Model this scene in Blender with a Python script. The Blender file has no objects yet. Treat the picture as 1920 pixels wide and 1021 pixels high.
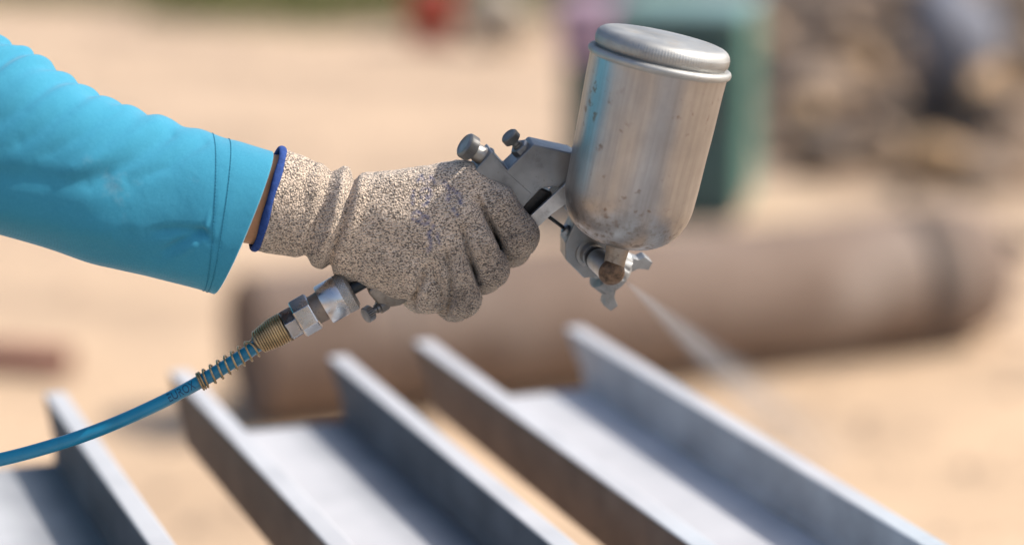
import bpy, bmesh, math, random
import numpy as np
from mathutils import Vector, Matrix

random.seed(7)
R = math.radians
SC = bpy.context.scene

# ------------------------------------------------------------------ camera
CAM_H = 1.5
PITCH = R(12.6)
LENS = 85.0
DIST = 1.65                       # distance of the gun and hand from the lens
FPX = LENS / 36.0 * 1920.0
S = DIST / FPX                    # metres for one unit of the hand frame

cam_d = bpy.data.cameras.new('camera')
cam = bpy.data.objects.new('camera', cam_d)
SC.collection.objects.link(cam)
cam.location = (0, 0, CAM_H)
cam.rotation_euler = (R(90) - PITCH, 0, 0)
cam_d.lens = LENS
cam_d.sensor_width = 36.0
cam_d.clip_start = 0.05
cam_d.clip_end = 3000
cam_d.dof.use_dof = True
cam_d.dof.focus_distance = DIST - 0.016
cam_d.dof.aperture_fstop = 2.05
SC.camera = cam

# ------------------------------------------------------------------ light
SUN_AZ = R(84)                    # from +Y towards +X
SUN_EL = R(46)
w = bpy.data.worlds.new('World')
SC.world = w
w.use_nodes = True
wn = w.node_tree.nodes
sky = wn.new('ShaderNodeTexSky')
sky.sky_type = 'NISHITA'
sky.sun_disc = False
sky.sun_elevation = SUN_EL
sky.sun_rotation = SUN_AZ
sky.dust_density = 3.0
bg = wn['Background']
bg.inputs['Strength'].default_value = 0.13
w.node_tree.links.new(sky.outputs[0], bg.inputs[0])

sun_d = bpy.data.lights.new('sun', 'SUN')
sun_d.energy = 3.6
sun_d.angle = R(0.6)
sun_d.color = (1.0, 0.94, 0.85)
sun = bpy.data.objects.new('sun', sun_d)
SC.collection.objects.link(sun)
sdir = Vector((math.sin(SUN_AZ) * math.cos(SUN_EL), math.cos(SUN_AZ) * math.cos(SUN_EL), math.sin(SUN_EL)))
sun.rotation_euler = (-sdir).to_track_quat('-Z', 'Y').to_euler()
sun.location = (3, 3, 6)

SC.view_settings.view_transform = 'Standard'
SC.view_settings.look = 'None'
SC.view_settings.exposure = 0.6
SC.view_settings.gamma = 1.0
SC.view_settings.use_curve_mapping = False
SC.render.engine = 'CYCLES'
SC.cycles.use_denoising = True
SC.cycles.max_bounces = 8
SC.cycles.volume_step_rate = 1.0

# ------------------------------------------------------------------ frames
CP = np.array([0, 0, CAM_H])
FWD = np.array([0, math.cos(PITCH), -math.sin(PITCH)])
UP = np.array([0, math.sin(PITCH), math.cos(PITCH)])
RT = np.array([1.0, 0, 0])

def W(p):
    """hand frame (x right, y down, z towards the viewer; unit S metres) -> world, a rigid map"""
    p = np.atleast_2d(np.asarray(p, float))
    return (CP + FWD * DIST + np.outer((p[:, 0] - 960) * S, RT)
            - np.outer((p[:, 1] - 510.5) * S, UP) - np.outer(p[:, 2] * S, FWD))

def C(x, y, z=0.0):
    """control point in the hand frame that sits at depth z"""
    k = 1 - z * S / DIST
    return np.array([960 + (x - 960) * k, 510.5 + (y - 510.5) * k, z])

def ray_z(px, py, z):
    """point at height z on the sight line through photo position px, py"""
    d = FWD + RT * (px - 960) / FPX - UP * (py - 510.5) / FPX
    t = (z - CAM_H) / d[2]
    return CP + d * t

# ------------------------------------------------------------------ helpers
COL = SC.collection

def tag(o, label=None, cat=None, group=None, kind=None):
    if label: o['label'] = label
    if cat: o['category'] = cat
    if group: o['group'] = group
    if kind: o['kind'] = kind
    return o

def empty(name, loc, label, cat, group=None):
    o = bpy.data.objects.new(name, None)
    COL.objects.link(o)
    o.location = loc
    o.empty_display_size = 0.05
    return tag(o, label, cat, group)

def root_of(o):
    while o.parent: o = o.parent
    return o

def mk(name, verts, faces, material, parent=None, smooth=True, origin=None):
    verts = np.asarray(verts, float)
    if parent is not None:
        org = np.array(root_of(parent).location)
    elif origin is not None:
        org = np.array(origin, float)
    else:
        org = np.array([verts[:, 0].mean(), verts[:, 1].mean(), verts[:, 2].min()])
    me = bpy.data.meshes.new(name)
    me.from_pydata((verts - org).tolist(), [], [tuple(int(i) for i in f) for f in faces])
    me.validate()
    if smooth:
        me.polygons.foreach_set('use_smooth', [True] * len(me.polygons))
    mats = material if isinstance(material, (list, tuple)) else [material]
    for m in mats: me.materials.append(m)
    me.update()
    o = bpy.data.objects.new(name, me)
    COL.objects.link(o)
    if parent is not None:
        o.parent = parent
    else:
        o.location = org
    return o

def mk_quads(name, verts, quads, material, parent):
    """fast path for big numpy meshes (world coordinates)"""
    org = np.array(root_of(parent).location)
    me = bpy.data.meshes.new(name)
    v = (verts - org).astype(np.float32)
    me.vertices.add(len(v)); me.vertices.foreach_set('co', v.ravel())
    q = quads.astype(np.int32)
    me.loops.add(q.size); me.loops.foreach_set('vertex_index', q.ravel())
    me.polygons.add(len(q))
    me.polygons.foreach_set('loop_start', np.arange(0, q.size, 4, dtype=np.int32))
    me.polygons.foreach_set('loop_total', np.full(len(q), 4, np.int32))
    me.polygons.foreach_set('use_smooth', np.ones(len(q), bool))
    me.materials.append(material)
    me.update(calc_edges=True)
    me.validate()
    o = bpy.data.objects.new(name, me)
    COL.objects.link(o)
    o.parent = parent
    return o

def nrm(v):
    v = np.asarray(v, float)
    return v / np.linalg.norm(v)

def basis(d):
    d = nrm(d)
    a = np.array([0, 0, 1.0]) if abs(d[2]) < 0.9 else np.array([1.0, 0, 0])
    u = nrm(np.cross(a, d)); v = np.cross(d, u)
    return u, v, d

def lathe(base, axis, prof, seg=48, mod=None, rot=0.0):
    """revolve (t, r) pairs; mod(t, ang, i) -> radius factor"""
    u, v, d = basis(axis)
    base = np.asarray(base, float)
    V, F = [], []
    n = len(prof)
    for i, (t, r) in enumerate(prof):
        for k in range(seg):
            a = 2 * math.pi * k / seg + rot
            rr = r * (mod(t, a, i, k) if mod else 1.0)
            V.append(base + d * t + (u * math.cos(a) + v * math.sin(a)) * rr)
    for i in range(n - 1):
        for k in range(seg):
            k2 = (k + 1) % seg
            F.append((i * seg + k, i * seg + k2, (i + 1) * seg + k2, (i + 1) * seg + k))
    V.append(base + d * prof[0][0]); V.append(base + d * prof[-1][0])
    a0 = n * seg
    for k in range(seg):
        k2 = (k + 1) % seg
        F.append((a0, k2, k))
        F.append((a0 + 1, (n - 1) * seg + k, (n - 1) * seg + k2))
    return np.array(V), F

def tube(path, rad, seg=12, cap=True):
    path = np.asarray(path, float)
    n = len(path)
    rad = np.full(n, rad) if np.isscalar(rad) else np.asarray(rad)
    tan = np.gradient(path, axis=0)
    tan /= np.linalg.norm(tan, axis=1)[:, None]
    u, v, _ = basis(tan[0])
    V, F = [], []
    for i in range(n):
        u = u - tan[i] * np.dot(u, tan[i]); u = nrm(u); v = np.cross(tan[i], u)
        for k in range(seg):
            a = 2 * math.pi * k / seg
            V.append(path[i] + (u * math.cos(a) + v * math.sin(a)) * rad[i])
    for i in range(n - 1):
        for k in range(seg):
            k2 = (k + 1) % seg
            F.append((i * seg + k, i * seg + k2, (i + 1) * seg + k2, (i + 1) * seg + k))
    if cap:
        F.append(tuple(range(seg - 1, -1, -1)))
        F.append(tuple((n - 1) * seg + k for k in range(seg)))
    return np.array(V), F

def spline(pts, n):
    """Catmull-Rom through pts"""
    P = np.asarray(pts, float)
    P = np.vstack([2 * P[0] - P[1], P, 2 * P[-1] - P[-2]])
    segs = len(P) - 3
    out = []
    for q in np.linspace(0, segs - 1e-6, n):
        i = int(q); t = q - i
        a, b, c, d = P[i:i + 4]
        out.append(0.5 * ((2 * b) + (-a + c) * t + (2 * a - 5 * b + 4 * c - d) * t * t + (-a + 3 * b - 3 * c + d) * t ** 3))
    return np.array(out)

def box_vf(c, hx, hy, hz, ax=None):
    ax = np.eye(3) if ax is None else ax
    V = [np.asarray(c) + sx * hx * ax[0] + sy * hy * ax[1] + sz * hz * ax[2] for sx in (-1, 1) for sy in (-1, 1) for sz in (-1, 1)]
    F = [(0, 1, 3, 2), (4, 6, 7, 5), (0, 4, 5, 1), (2, 3, 7, 6), (0, 2, 6, 4), (1, 5, 7, 3)]
    return np.array(V), F

def join(parts):
    V, F, o = [], [], 0
    for v, f in parts:
        V.append(v); F += [tuple(i + o for i in q) for q in f]; o += len(v)
    return np.vstack(V), F

def bevel(o, width, seg=2, angle=35):
    m = o.modifiers.new('bevel', 'BEVEL')
    m.width = width; m.segments = seg; m.limit_method = 'ANGLE'; m.angle_limit = R(angle)
    return o

# ------------------------------------------------------------------ materials
class NT:
    def __init__(s, name):
        s.m = bpy.data.materials.new(name); s.m.use_nodes = True
        s.t = s.m.node_tree; s.b = s.t.nodes['Principled BSDF']; s.out = s.t.nodes['Material Output']
    def n(s, typ, **kw):
        x = s.t.nodes.new(typ)
        for k, v in kw.items(): setattr(x, k, v)
        return x
    def L(s, a, b): s.t.links.new(a, b)
    def put(s, sock, v):
        if hasattr(v, 'is_linked') or isinstance(v, bpy.types.NodeSocket): s.L(v, sock)
        else:
            if isinstance(v, (tuple, list)) and len(v) == 3 and sock.type == 'RGBA': v = (*v, 1)
            sock.default_value = v
    def coord(s, scale=(1, 1, 1), rot=(0, 0, 0), kind='Object'):
        c = s.n('ShaderNodeTexCoord'); m = s.n('ShaderNodeMapping')
        m.inputs['Scale'].default_value = scale; m.inputs['Rotation'].default_value = rot
        s.L(c.outputs[kind], m.inputs[0]); return m.outputs[0]
    def noise(s, scale, detail=3, rough=0.55, co=None, dist=0.0):
        x = s.n('ShaderNodeTexNoise'); x.inputs['Scale'].default_value = scale
        x.inputs['Detail'].default_value = detail; x.inputs['Roughness'].default_value = rough
        x.inputs['Distortion'].default_value = dist
        s.L(co if co is not None else s.coord(), x.inputs['Vector']); return x.outputs['Fac']
    def vor(s, scale, co=None, feature='F1', out='Color', rnd=1.0):
        x = s.n('ShaderNodeTexVoronoi', feature=feature); x.inputs['Scale'].default_value = scale
        x.inputs['Randomness'].default_value = rnd
        s.L(co if co is not None else s.coord(), x.inputs['Vector']); return x.outputs[out]
    def ramp(s, fac, stops, interp='LINEAR'):
        x = s.n('ShaderNodeValToRGB'); x.color_ramp.interpolation = interp
        e = x.color_ramp.elements
        while len(e) < len(stops): e.new(0.5)
        for q, (p, c) in zip(e, stops):
            q.position = p; q.color = (c, c, c, 1) if np.isscalar(c) else (*c, 1)
        s.put(x.inputs[0], fac); return x.outputs[0]
    def mix(s, fac, a, b, mode='MIX'):
        x = s.n('ShaderNodeMix', data_type='RGBA', blend_type=mode)
        s.put(x.inputs[0], fac); s.put(x.inputs[6], a); s.put(x.inputs[7], b); return x.outputs[2]
    def math(s, op, a, b=0.0, clamp=False):
        x = s.n('ShaderNodeMath', operation=op, use_clamp=clamp); s.put(x.inputs[0], a); s.put(x.inputs[1], b); return x.outputs[0]
    def sep(s, v):
        x = s.n('ShaderNodeSeparateXYZ'); s.L(v, x.inputs[0]); return x.outputs
    def attr(s, name):
        return s.n('ShaderNodeAttribute', attribute_name=name).outputs['Fac']
    def bump(s, h, strength=0.3, dist=0.001, prev=None):
        x = s.n('ShaderNodeBump'); x.inputs['Strength'].default_value = strength; x.inputs['Distance'].default_value = dist
        s.L(h, x.inputs['Height'])
        if prev is not None: s.L(prev, x.inputs['Normal'])
        return x.outputs[0]
    def set(s, **kw):
        names = dict(col='Base Color', rough='Roughness', metal='Metallic', normal='Normal', spec='Specular IOR Level',
                     sheen='Sheen Weight', sheen_r='Sheen Roughness', coat='Coat Weight', aniso='Anisotropic', sss='Subsurface Weight', trans='Transmission Weight')
        for k, v in kw.items(): s.put(s.b.inputs[names[k]], v)
        return s.m

def m_metal(name, col, rough, stain=(0.16, 0.12, 0.09), amt=0.4, sc=60, dull=0.5, metal=1.0):
    t = NT(name)
    a = t.noise(sc, 6, 0.65); b = t.noise(sc * 5, 4, 0.6); c = t.noise(sc * 0.35, 3)
    dark = tuple(x * 0.62 for x in col)
    base = t.mix(t.ramp(c, [(0.35, 0), (0.65, 1)]), col, dark)
    base = t.mix(t.math('MULTIPLY', t.ramp(a, [(0.56, 0), (0.72, 1)]), amt), base, stain)
    base = t.mix(t.math('MULTIPLY', t.ramp(b, [(0.64, 0), (0.72, 1)]), amt * 0.8), base, stain)
    r = t.ramp(a, [(0.3, rough), (0.75, min(1, rough + 0.28))])
    mt = t.ramp(a, [(0.5, metal), (0.8, metal * (1 - dull))])
    return t.set(col=base, rough=r, metal=mt, normal=t.bump(b, 0.12, 0.0006))

def m_plain(name, col, rough=0.6, var=0.25, sc=8, bump=0.2, bsc=None, bd=0.004, metal=0.0, spec=0.4):
    t = NT(name)
    a = t.noise(sc, 5, 0.6)
    base = t.mix(t.ramp(a, [(0.3, 0), (0.7, 1)]), tuple(x * (1 - var) for x in col), tuple(min(1, x * (1 + var)) for x in col))
    return t.set(col=base, rough=rough, metal=metal, spec=spec, normal=t.bump(t.noise(bsc or sc * 6, 5), bump, bd))

def mat_sand():
    t = NT('sand')
    a = t.noise(0.9, 6, 0.6); b = t.noise(3.5, 6, 0.65, co=t.coord((0.6, 1.6, 1))); c = t.noise(40, 5, 0.7)
    base = t.mix(t.ramp(a, [(0.35, 0), (0.68, 1)]), (0.60, 0.43, 0.285), (0.51, 0.365, 0.24))
    base = t.mix(t.ramp(b, [(0.5, 0), (0.75, 0.75)]), base, (0.40, 0.29, 0.20))
    base = t.mix(t.ramp(c, [(0.45, 0), (0.75, 0.35)]), base, (0.30, 0.22, 0.15))
    pat = t.noise(1.5, 5, 0.62, co=t.coord((0.45, 1.0, 1)))
    base = t.mix(t.ramp(pat, [(0.46, 0), (0.68, 0.7)]), base, (0.35, 0.255, 0.175))
    pal = t.noise(0.8, 4, 0.6, co=t.coord((0.5, 1.3, 1), (0, 0, 0.6)))
    base = t.mix(t.ramp(pal, [(0.5, 0), (0.7, 0.6)]), base, (0.62, 0.46, 0.33))
    far = t.ramp(t.math('ADD', t.math('MULTIPLY', t.sep(t.coord())[1], 0.1), t.math('MULTIPLY', a, 0.5)), [(0.78, 0), (1.02, 0.7)])
    base = t.mix(far, base, t.mix(t.ramp(pat, [(0.42, 0), (0.62, 1)]), (0.50, 0.37, 0.265), (0.35, 0.26, 0.19)))
    n = t.bump(a, 0.5, 0.12); n = t.bump(b, 0.6, 0.05, n); n = t.bump(c, 0.6, 0.006, n)
    return t.set(col=base, rough=0.95, normal=n, spec=0.15)

def mat_glove():
    t = NT('knit_glove')
    co = t.coord((1, 1, 1), (0, R(14), 0))
    flx = t.coord((0.75, 1, 1.35), (0, R(-62), 0))
    cell = t.sep(t.vor(1100, flx))[0]
    dens = t.noise(70, 3, 0.6)
    thr = t.ramp(dens, [(0.3, 0.24), (0.7, 0.52)])
    fl = t.math('LESS_THAN', cell, thr)
    edge = t.vor(1100, flx, out='Distance')
    fl = t.math('MULTIPLY', fl, t.ramp(edge, [(0.45, 1), (0.85, 0.1)]))
    fine = t.ramp(t.noise(1500, 2, 0.6, co=flx), [(0.52, 0), (0.62, 0.75)])
    fl = t.math('MAXIMUM', fl, fine)
    dirt = t.attr('dirt')
    tone = t.noise(30, 4, 0.6)
    base = t.mix(t.ramp(tone, [(0.3, 0), (0.7, 1)]), (0.78, 0.62, 0.475), (0.66, 0.54, 0.43))
    base = t.mix(t.math('MULTIPLY', dirt, 0.62), base, (0.22, 0.17, 0.13))
    base = t.mix(t.math('MULTIPLY', t.ramp(t.noise(60, 5, 0.68), [(0.48, 0), (0.68, 0.7)]), t.math('ADD', dirt, 0.25)), base, (0.17, 0.13, 0.10))
    base = t.mix(t.math('MULTIPLY', fl, 0.84), base, (0.026, 0.024, 0.024))
    ink = t.attr('ink')
    inkm = t.math('MULTIPLY', ink, t.ramp(t.noise(330, 3, 0.6), [(0.36, 0.15), (0.54, 1)]))
    base = t.mix(t.math('MULTIPLY', inkm, 0.6), base, (0.04, 0.075, 0.22))
    wv = t.n('ShaderNodeTexWave', wave_type='BANDS', bands_direction='Z')
    wv.inputs['Scale'].default_value = 150; wv.inputs['Distortion'].default_value = 3.5; wv.inputs['Detail'].default_value = 1.0
    wv.inputs['Detail Scale'].default_value = 2.5
    t.L(co, wv.inputs['Vector'])
    kn = t.vor(900, t.coord((1, 1, 0.6), (0, R(28), 0)), out='Distance')
    n = t.bump(wv.outputs['Fac'], 0.55, 0.001)
    n = t.bump(kn, 0.9, 0.0012, n)
    n = t.bump(t.noise(90, 4), 0.35, 0.003, n)
    return t.set(col=base, rough=0.95, normal=n, spec=0.12, sheen=0.25, sheen_r=0.5)

def mat_sleeve():
    t = NT('turquoise_fabric')
    a = t.noise(14, 5, 0.6); b = t.noise(900, 3, 0.7)
    base = t.mix(t.ramp(a, [(0.3, 0), (0.75, 1)]), (0.032, 0.245, 0.375), (0.030, 0.205, 0.315))
    base = t.mix(t.ramp(b, [(0.3, 0), (0.75, 0.55)]), base, (0.06, 0.31, 0.44))
    dust = t.math('MULTIPLY', t.ramp(t.noise(26, 5, 0.7), [(0.62, 0), (0.8, 1)]), 0.22)
    base = t.mix(dust, base, (0.35, 0.42, 0.42))
    wv = t.n('ShaderNodeTexWave', wave_type='BANDS', bands_direction='DIAGONAL')
    wv.inputs['Scale'].default_value = 420; wv.inputs['Distortion'].default_value = 1.0
    t.L(t.coord(), wv.inputs['Vector'])
    n = t.bump(wv.outputs['Fac'], 0.22, 0.0004)
    n = t.bump(t.noise(38, 4, 0.6), 0.18, 0.006, n)
    return t.set(col=base, rough=0.85, normal=n, spec=0.2, sheen=0.35, sheen_r=0.4)

def mat_cup():
    t = NT('cup_aluminium')
    up, u1, _ = None, None, None
    a = t.noise(26, 6, 0.65); b = t.noise(170, 6, 0.75)
    cax = Vector(tuple(RT * 0.205 + UP * 0.952 - FWD * 0.225)); ce = cax.rotation_difference(Vector((0, 0, 1))).to_euler('XYZ')
    rotm = t.n('ShaderNodeMapping'); rotm.inputs['Scale'].default_value = (5, 5, 0.12)
    t.L(t.coord((1, 1, 1), tuple(ce)), rotm.inputs[0])
    st = t.noise(42, 5, 0.7, co=rotm.outputs[0])
    base = t.mix(t.ramp(a, [(0.3, 0), (0.7, 1)]), (0.42, 0.42, 0.43), (0.31, 0.31, 0.32))
    base = t.mix(t.ramp(st, [(0.42, 0), (0.75, 0.5)]), base, (0.22, 0.20, 0.19))
    base = t.mix(t.math('MULTIPLY', t.attr('dirt'), 0.55), base, (0.25, 0.205, 0.165))
    spots = t.math('MULTIPLY', t.ramp(t.noise(130, 4, 0.62), [(0.60, 0), (0.68, 0.85)]), t.ramp(t.noise(24, 2), [(0.48, 0), (0.6, 1)]))
    base = t.mix(spots, base, (0.16, 0.10, 0.06))
    dirt = t.math('MULTIPLY', t.attr('dirt'), t.ramp(b, [(0.50, 0), (0.62, 0.9)]))
    base = t.mix(dirt, base, (0.13, 0.092, 0.06))
    r = t.ramp(st, [(0.3, 0.30), (0.75, 0.44)])
    r = t.mix(dirt, r, (0.7, 0.7, 0.7))
    mt = t.mix(t.math('MAXIMUM', dirt, spots), (0.97, 0.97, 0.97), (0.3, 0.3, 0.3))
    n = t.bump(t.noise(70, 3), 0.05, 0.003); n = t.bump(st, 0.05, 0.0004, n)
    return t.set(col=base, rough=r, metal=mt, normal=n)

def mat_beam(name, brown, web_shade=False):
    """grey sprayed primer; the near stretch turns a bluer grey"""
    t = NT(name)
    co = t.n('ShaderNodeTexCoord').outputs['Object']
    y = t.sep(co)[1]
    wob = t.math('MULTIPLY', t.math('SUBTRACT', t.noise(9, 3), 0.5), 0.05)
    tone_edge = t.ramp(t.math('ADD', y, wob), [(0.4, 0), (0.404, 1)])
    a = t.noise(12, 5, 0.6)
    new = t.mix(t.ramp(a, [(0.35, 0), (0.7, 1)]), (0.46, 0.462, 0.485), (0.385, 0.39, 0.412))
    near_tone = t.mix(t.ramp(t.noise(45, 5, 0.65), [(0.4, 0), (0.7, 1)]), (0.42, 0.47, 0.51), (0.35, 0.39, 0.425))
    yy = t.math('MULTIPLY', t.math('ADD', t.math('SUBTRACT', y, -0.72), 0), 6.0, True)
    base = t.mix(yy, near_tone, new)
    if brown:
        base = t.mix(t.ramp(t.noise(20, 6, 0.65), [(0.35, 0), (0.7, 1)]), (0.21, 0.158, 0.128), (0.14, 0.108, 0.09))
        base = t.mix(t.ramp(t.noise(7, 4, 0.6), [(0.5, 0), (0.75, 0.6)]), base, (0.27, 0.235, 0.21))
    else:
        base = t.mix(t.ramp(t.noise(70, 4, 0.6), [(0.68, 0), (0.74, 0.5)]), base, (0.25, 0.28, 0.32))
    if web_shade:        # right flange's shade on the web, deepened in the colour
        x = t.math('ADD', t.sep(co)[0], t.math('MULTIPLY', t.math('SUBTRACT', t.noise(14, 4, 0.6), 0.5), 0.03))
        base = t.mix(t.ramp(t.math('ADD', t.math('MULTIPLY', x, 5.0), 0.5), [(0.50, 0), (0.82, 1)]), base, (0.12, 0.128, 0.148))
    return t.set(col=base, rough=t.ramp(t.noise(18, 4, 0.6), [(0.3, 0.62), (0.7, 0.85)]) if not brown else 0.9, normal=t.bump(t.noise(160, 4), 0.2, 0.001), spec=0.18)

def mat_rust(name, a=(0.30, 0.21, 0.165), b=(0.17, 0.105, 0.075), c=(0.40, 0.33, 0.29), sc=5):
    t = NT(name)
    n1 = t.noise(sc, 6, 0.65); n2 = t.noise(sc * 6, 5, 0.65)
    base = t.mix(t.ramp(n1, [(0.35, 0), (0.65, 1)]), a, b)
    base = t.mix(t.ramp(t.noise(sc * 0.6, 4), [(0.5, 0), (0.72, 0.7)]), base, c)
    base = t.mix(t.ramp(n2, [(0.55, 0), (0.75, 0.6)]), base, tuple(x * 0.5 for x in b))
    return t.set(col=base, rough=0.85, spec=0.2, normal=t.bump(n2, 0.35, 0.004))

M = {}
M['sand'] = mat_sand()
M['soil'] = m_plain('brown_soil', (0.235, 0.16, 0.105), 0.95, 0.35, 3, 0.8, 20, 0.03)
M['grass'] = m_plain('grass_blades', (0.13, 0.14, 0.045), 0.8, 0.35, 2, 0.1)
M['stone'] = m_plain('brown_stone', (0.34, 0.25, 0.18), 0.9, 0.35, 5, 0.6, 30, 0.02)
M['stone_dark'] = m_plain('dark_stone', (0.15, 0.115, 0.09), 0.9, 0.35, 5, 0.6, 30, 0.02)
M['stone_ochre'] = m_plain('ochre_stone', (0.42, 0.28, 0.16), 0.9, 0.3, 5, 0.6, 30, 0.02)
M['glove'] = mat_glove()
M['sleeve'] = mat_sleeve()
M['thread'] = m_plain('teal_thread', (0.018, 0.20, 0.305), 0.8, 0.1)
M['fuzz'] = m_plain('knit_fibre', (0.55, 0.43, 0.32), 0.9, 0.2, spec=0.1)
M['binding'] = m_plain('blue_knit_binding', (0.018, 0.055, 0.22), 0.9, 0.25, 300, 0.5, 900, 0.0008)
M['skin'] = m_plain('skin', (0.60, 0.285, 0.14), 0.5, 0.12, 60, 0.25, 500, 0.0006)
M['cup'] = mat_cup()
M['lid'] = m_metal('lid_aluminium', (0.45, 0.45, 0.435), 0.5, (0.25, 0.19, 0.13), 0.5, 45, 0.5)
M['cast'] = m_metal('cast_grey_metal', (0.33, 0.345, 0.36), 0.36, (0.12, 0.115, 0.11), 0.45, 70, 0.5)
M['trigger'] = m_metal('trigger_plate', (0.45, 0.455, 0.46), 0.36, (0.22, 0.20, 0.18), 0.5, 110, 0.4)
M['trigger_bright'] = m_metal('trigger_face', (0.62, 0.62, 0.62), 0.33, (0.25, 0.23, 0.21), 0.5, 130, 0.4)
M['cap_metal'] = m_metal('air_cap_metal', (0.38, 0.385, 0.385), 0.46, (0.10, 0.095, 0.09), 0.6, 170, 0.4)
M['steel'] = m_metal('bright_steel', (0.56, 0.56, 0.575), 0.18, (0.16, 0.13, 0.11), 0.25, 90, 0.3)
M['knob'] = m_metal('knob_metal', (0.27, 0.265, 0.26), 0.34, (0.10, 0.12, 0.11), 0.4, 200, 0.5)
M['knobrust'] = m_metal('rust_flecked_metal', (0.36, 0.345, 0.32), 0.40, (0.26, 0.095, 0.035), 0.9, 110, 0.8)
M['oldbrass'] = m_metal('old_brown_metal', (0.34, 0.30, 0.26), 0.42, (0.14, 0.09, 0.05), 0.8, 190, 0.7)
M['ball'] = m_plain('rusty_elbow_cap', (0.13, 0.08, 0.048), 0.5, 0.75, 190, 0.6, 500, 0.002, 0.35)
M['brownneck'] = m_metal('dirty_coupler_neck', (0.30, 0.25, 0.21), 0.5, (0.12, 0.08, 0.06), 0.7, 150, 0.7)
M['brass'] = m_metal('brass_spring_wire', (0.46, 0.345, 0.20), 0.25, (0.14, 0.09, 0.05), 0.5, 140, 0.4)
M['black'] = m_plain('black_rubber', (0.012, 0.012, 0.013), 0.35, 0.2)
M['rod'] = m_plain('dark_oily_rod', (0.03, 0.033, 0.036), 0.35, 0.2, metal=0.5)
t = NT('blue_hose')
M['hose'] = t.set(col=t.mix(t.ramp(t.noise(60, 5, 0.65), [(0.45, 0), (0.75, 0.6)]), (0.006, 0.19, 0.33), (0.010, 0.13, 0.22)), rough=0.32, coat=0.15)
M['print'] = m_plain('hose_print', (0.006, 0.04, 0.09), 0.5, 0.1)
M['beam'] = mat_beam('primer_grey_paint', False)
M['beam_web_shaded'] = mat_beam('shaded_grey_primer', False, True)
M['beam_brown'] = mat_beam('rusty_unpainted_face', True)
M['beam_mid'] = m_plain('shaded_grey_coat', (0.29, 0.295, 0.315), 0.8, 0.3, 10, 0.15, spec=0.15)  # inner flange face turned from the sun, its shade put into the colour
M['beam_dark'] = m_plain('shaded_dark_grey', (0.085, 0.092, 0.108), 0.85, 0.25, 14, 0.15, spec=0.1)  # deeper shade of the inner flange face, painted as a darker grey
M['pipe'] = mat_rust('dusty_rusty_pipe', (0.215, 0.16, 0.128), (0.145, 0.102, 0.078), (0.29, 0.24, 0.205))
M['pipe_dark'] = mat_rust('dark_pipe_band', (0.13, 0.10, 0.085), (0.08, 0.06, 0.048), (0.17, 0.14, 0.12))
M['rust_red'] = mat_rust('red_brown_rust', (0.20, 0.075, 0.06), (0.13, 0.05, 0.04), (0.22, 0.10, 0.08), 12)
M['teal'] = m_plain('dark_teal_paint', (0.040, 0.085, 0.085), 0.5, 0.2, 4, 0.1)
M['teal_sunlit'] = m_plain('sunlit_teal_paint', (0.08, 0.185, 0.145), 0.5, 0.15, 4, 0.1)  # sunlight on the cabinet's right side, painted as a lighter teal
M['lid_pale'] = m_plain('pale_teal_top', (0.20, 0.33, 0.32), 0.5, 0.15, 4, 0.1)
M['pink'] = m_plain('pink_lavender_cloth', (0.42, 0.30, 0.38), 0.9, 0.2, 6, 0.3)
M['blackbag'] = m_plain('black_sheet', (0.012, 0.012, 0.014), 0.5, 0.2)
M['red'] = m_plain('red_plastic', (0.40, 0.06, 0.04), 0.45, 0.2, 6, 0.1)
M['pale'] = m_plain('pale_sack', (0.42, 0.36, 0.28), 0.9, 0.2, 6, 0.4)
M['bluegrey'] = m_plain('blue_grey_sack', (0.17, 0.178, 0.21), 0.85, 0.2, 6, 0.4)
M['wood'] = m_plain('weathered_wood', (0.22, 0.15, 0.09), 0.85, 0.3, 10, 0.4)
M['trestle'] = mat_rust('trestle_steel', (0.16, 0.10, 0.075), (0.09, 0.06, 0.045), (0.2, 0.16, 0.14), 12)
M['trouser'] = m_plain('dark_trousers', (0.03, 0.035, 0.05), 0.9, 0.2, 20, 0.3)
M['boot'] = m_plain('black_boots', (0.03, 0.025, 0.02), 0.6, 0.2, 20, 0.3)
M['hair'] = m_plain('black_hair', (0.01, 0.009, 0.008), 0.6, 0.2, 60, 0.3)

# ------------------------------------------------------------------ setting: ground
gv = [(-900, -60, 0), (900, -60, 0), (900, 2500, 0), (-900, 2500, 0)]
tag(mk('ground', gv, [(0, 1, 2, 3)], M['sand'], smooth=False, origin=(0, 0, 0)), kind='structure')

rng = np.random.default_rng(3)
def vnoise2(x, y, seed=0):
    r = np.random.default_rng(seed).random((64, 64))
    xi = np.floor(x).astype(int); yi = np.floor(y).astype(int)
    fx = x - xi; fy = y - yi
    fx = fx * fx * (3 - 2 * fx); fy = fy * fy * (3 - 2 * fy)
    g = lambda a, b: r[a % 64, b % 64]
    return (g(xi, yi) * (1 - fx) + g(xi + 1, yi) * fx) * (1 - fy) + (g(xi, yi + 1) * (1 - fx) + g(xi + 1, yi + 1) * fx) * fy

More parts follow.
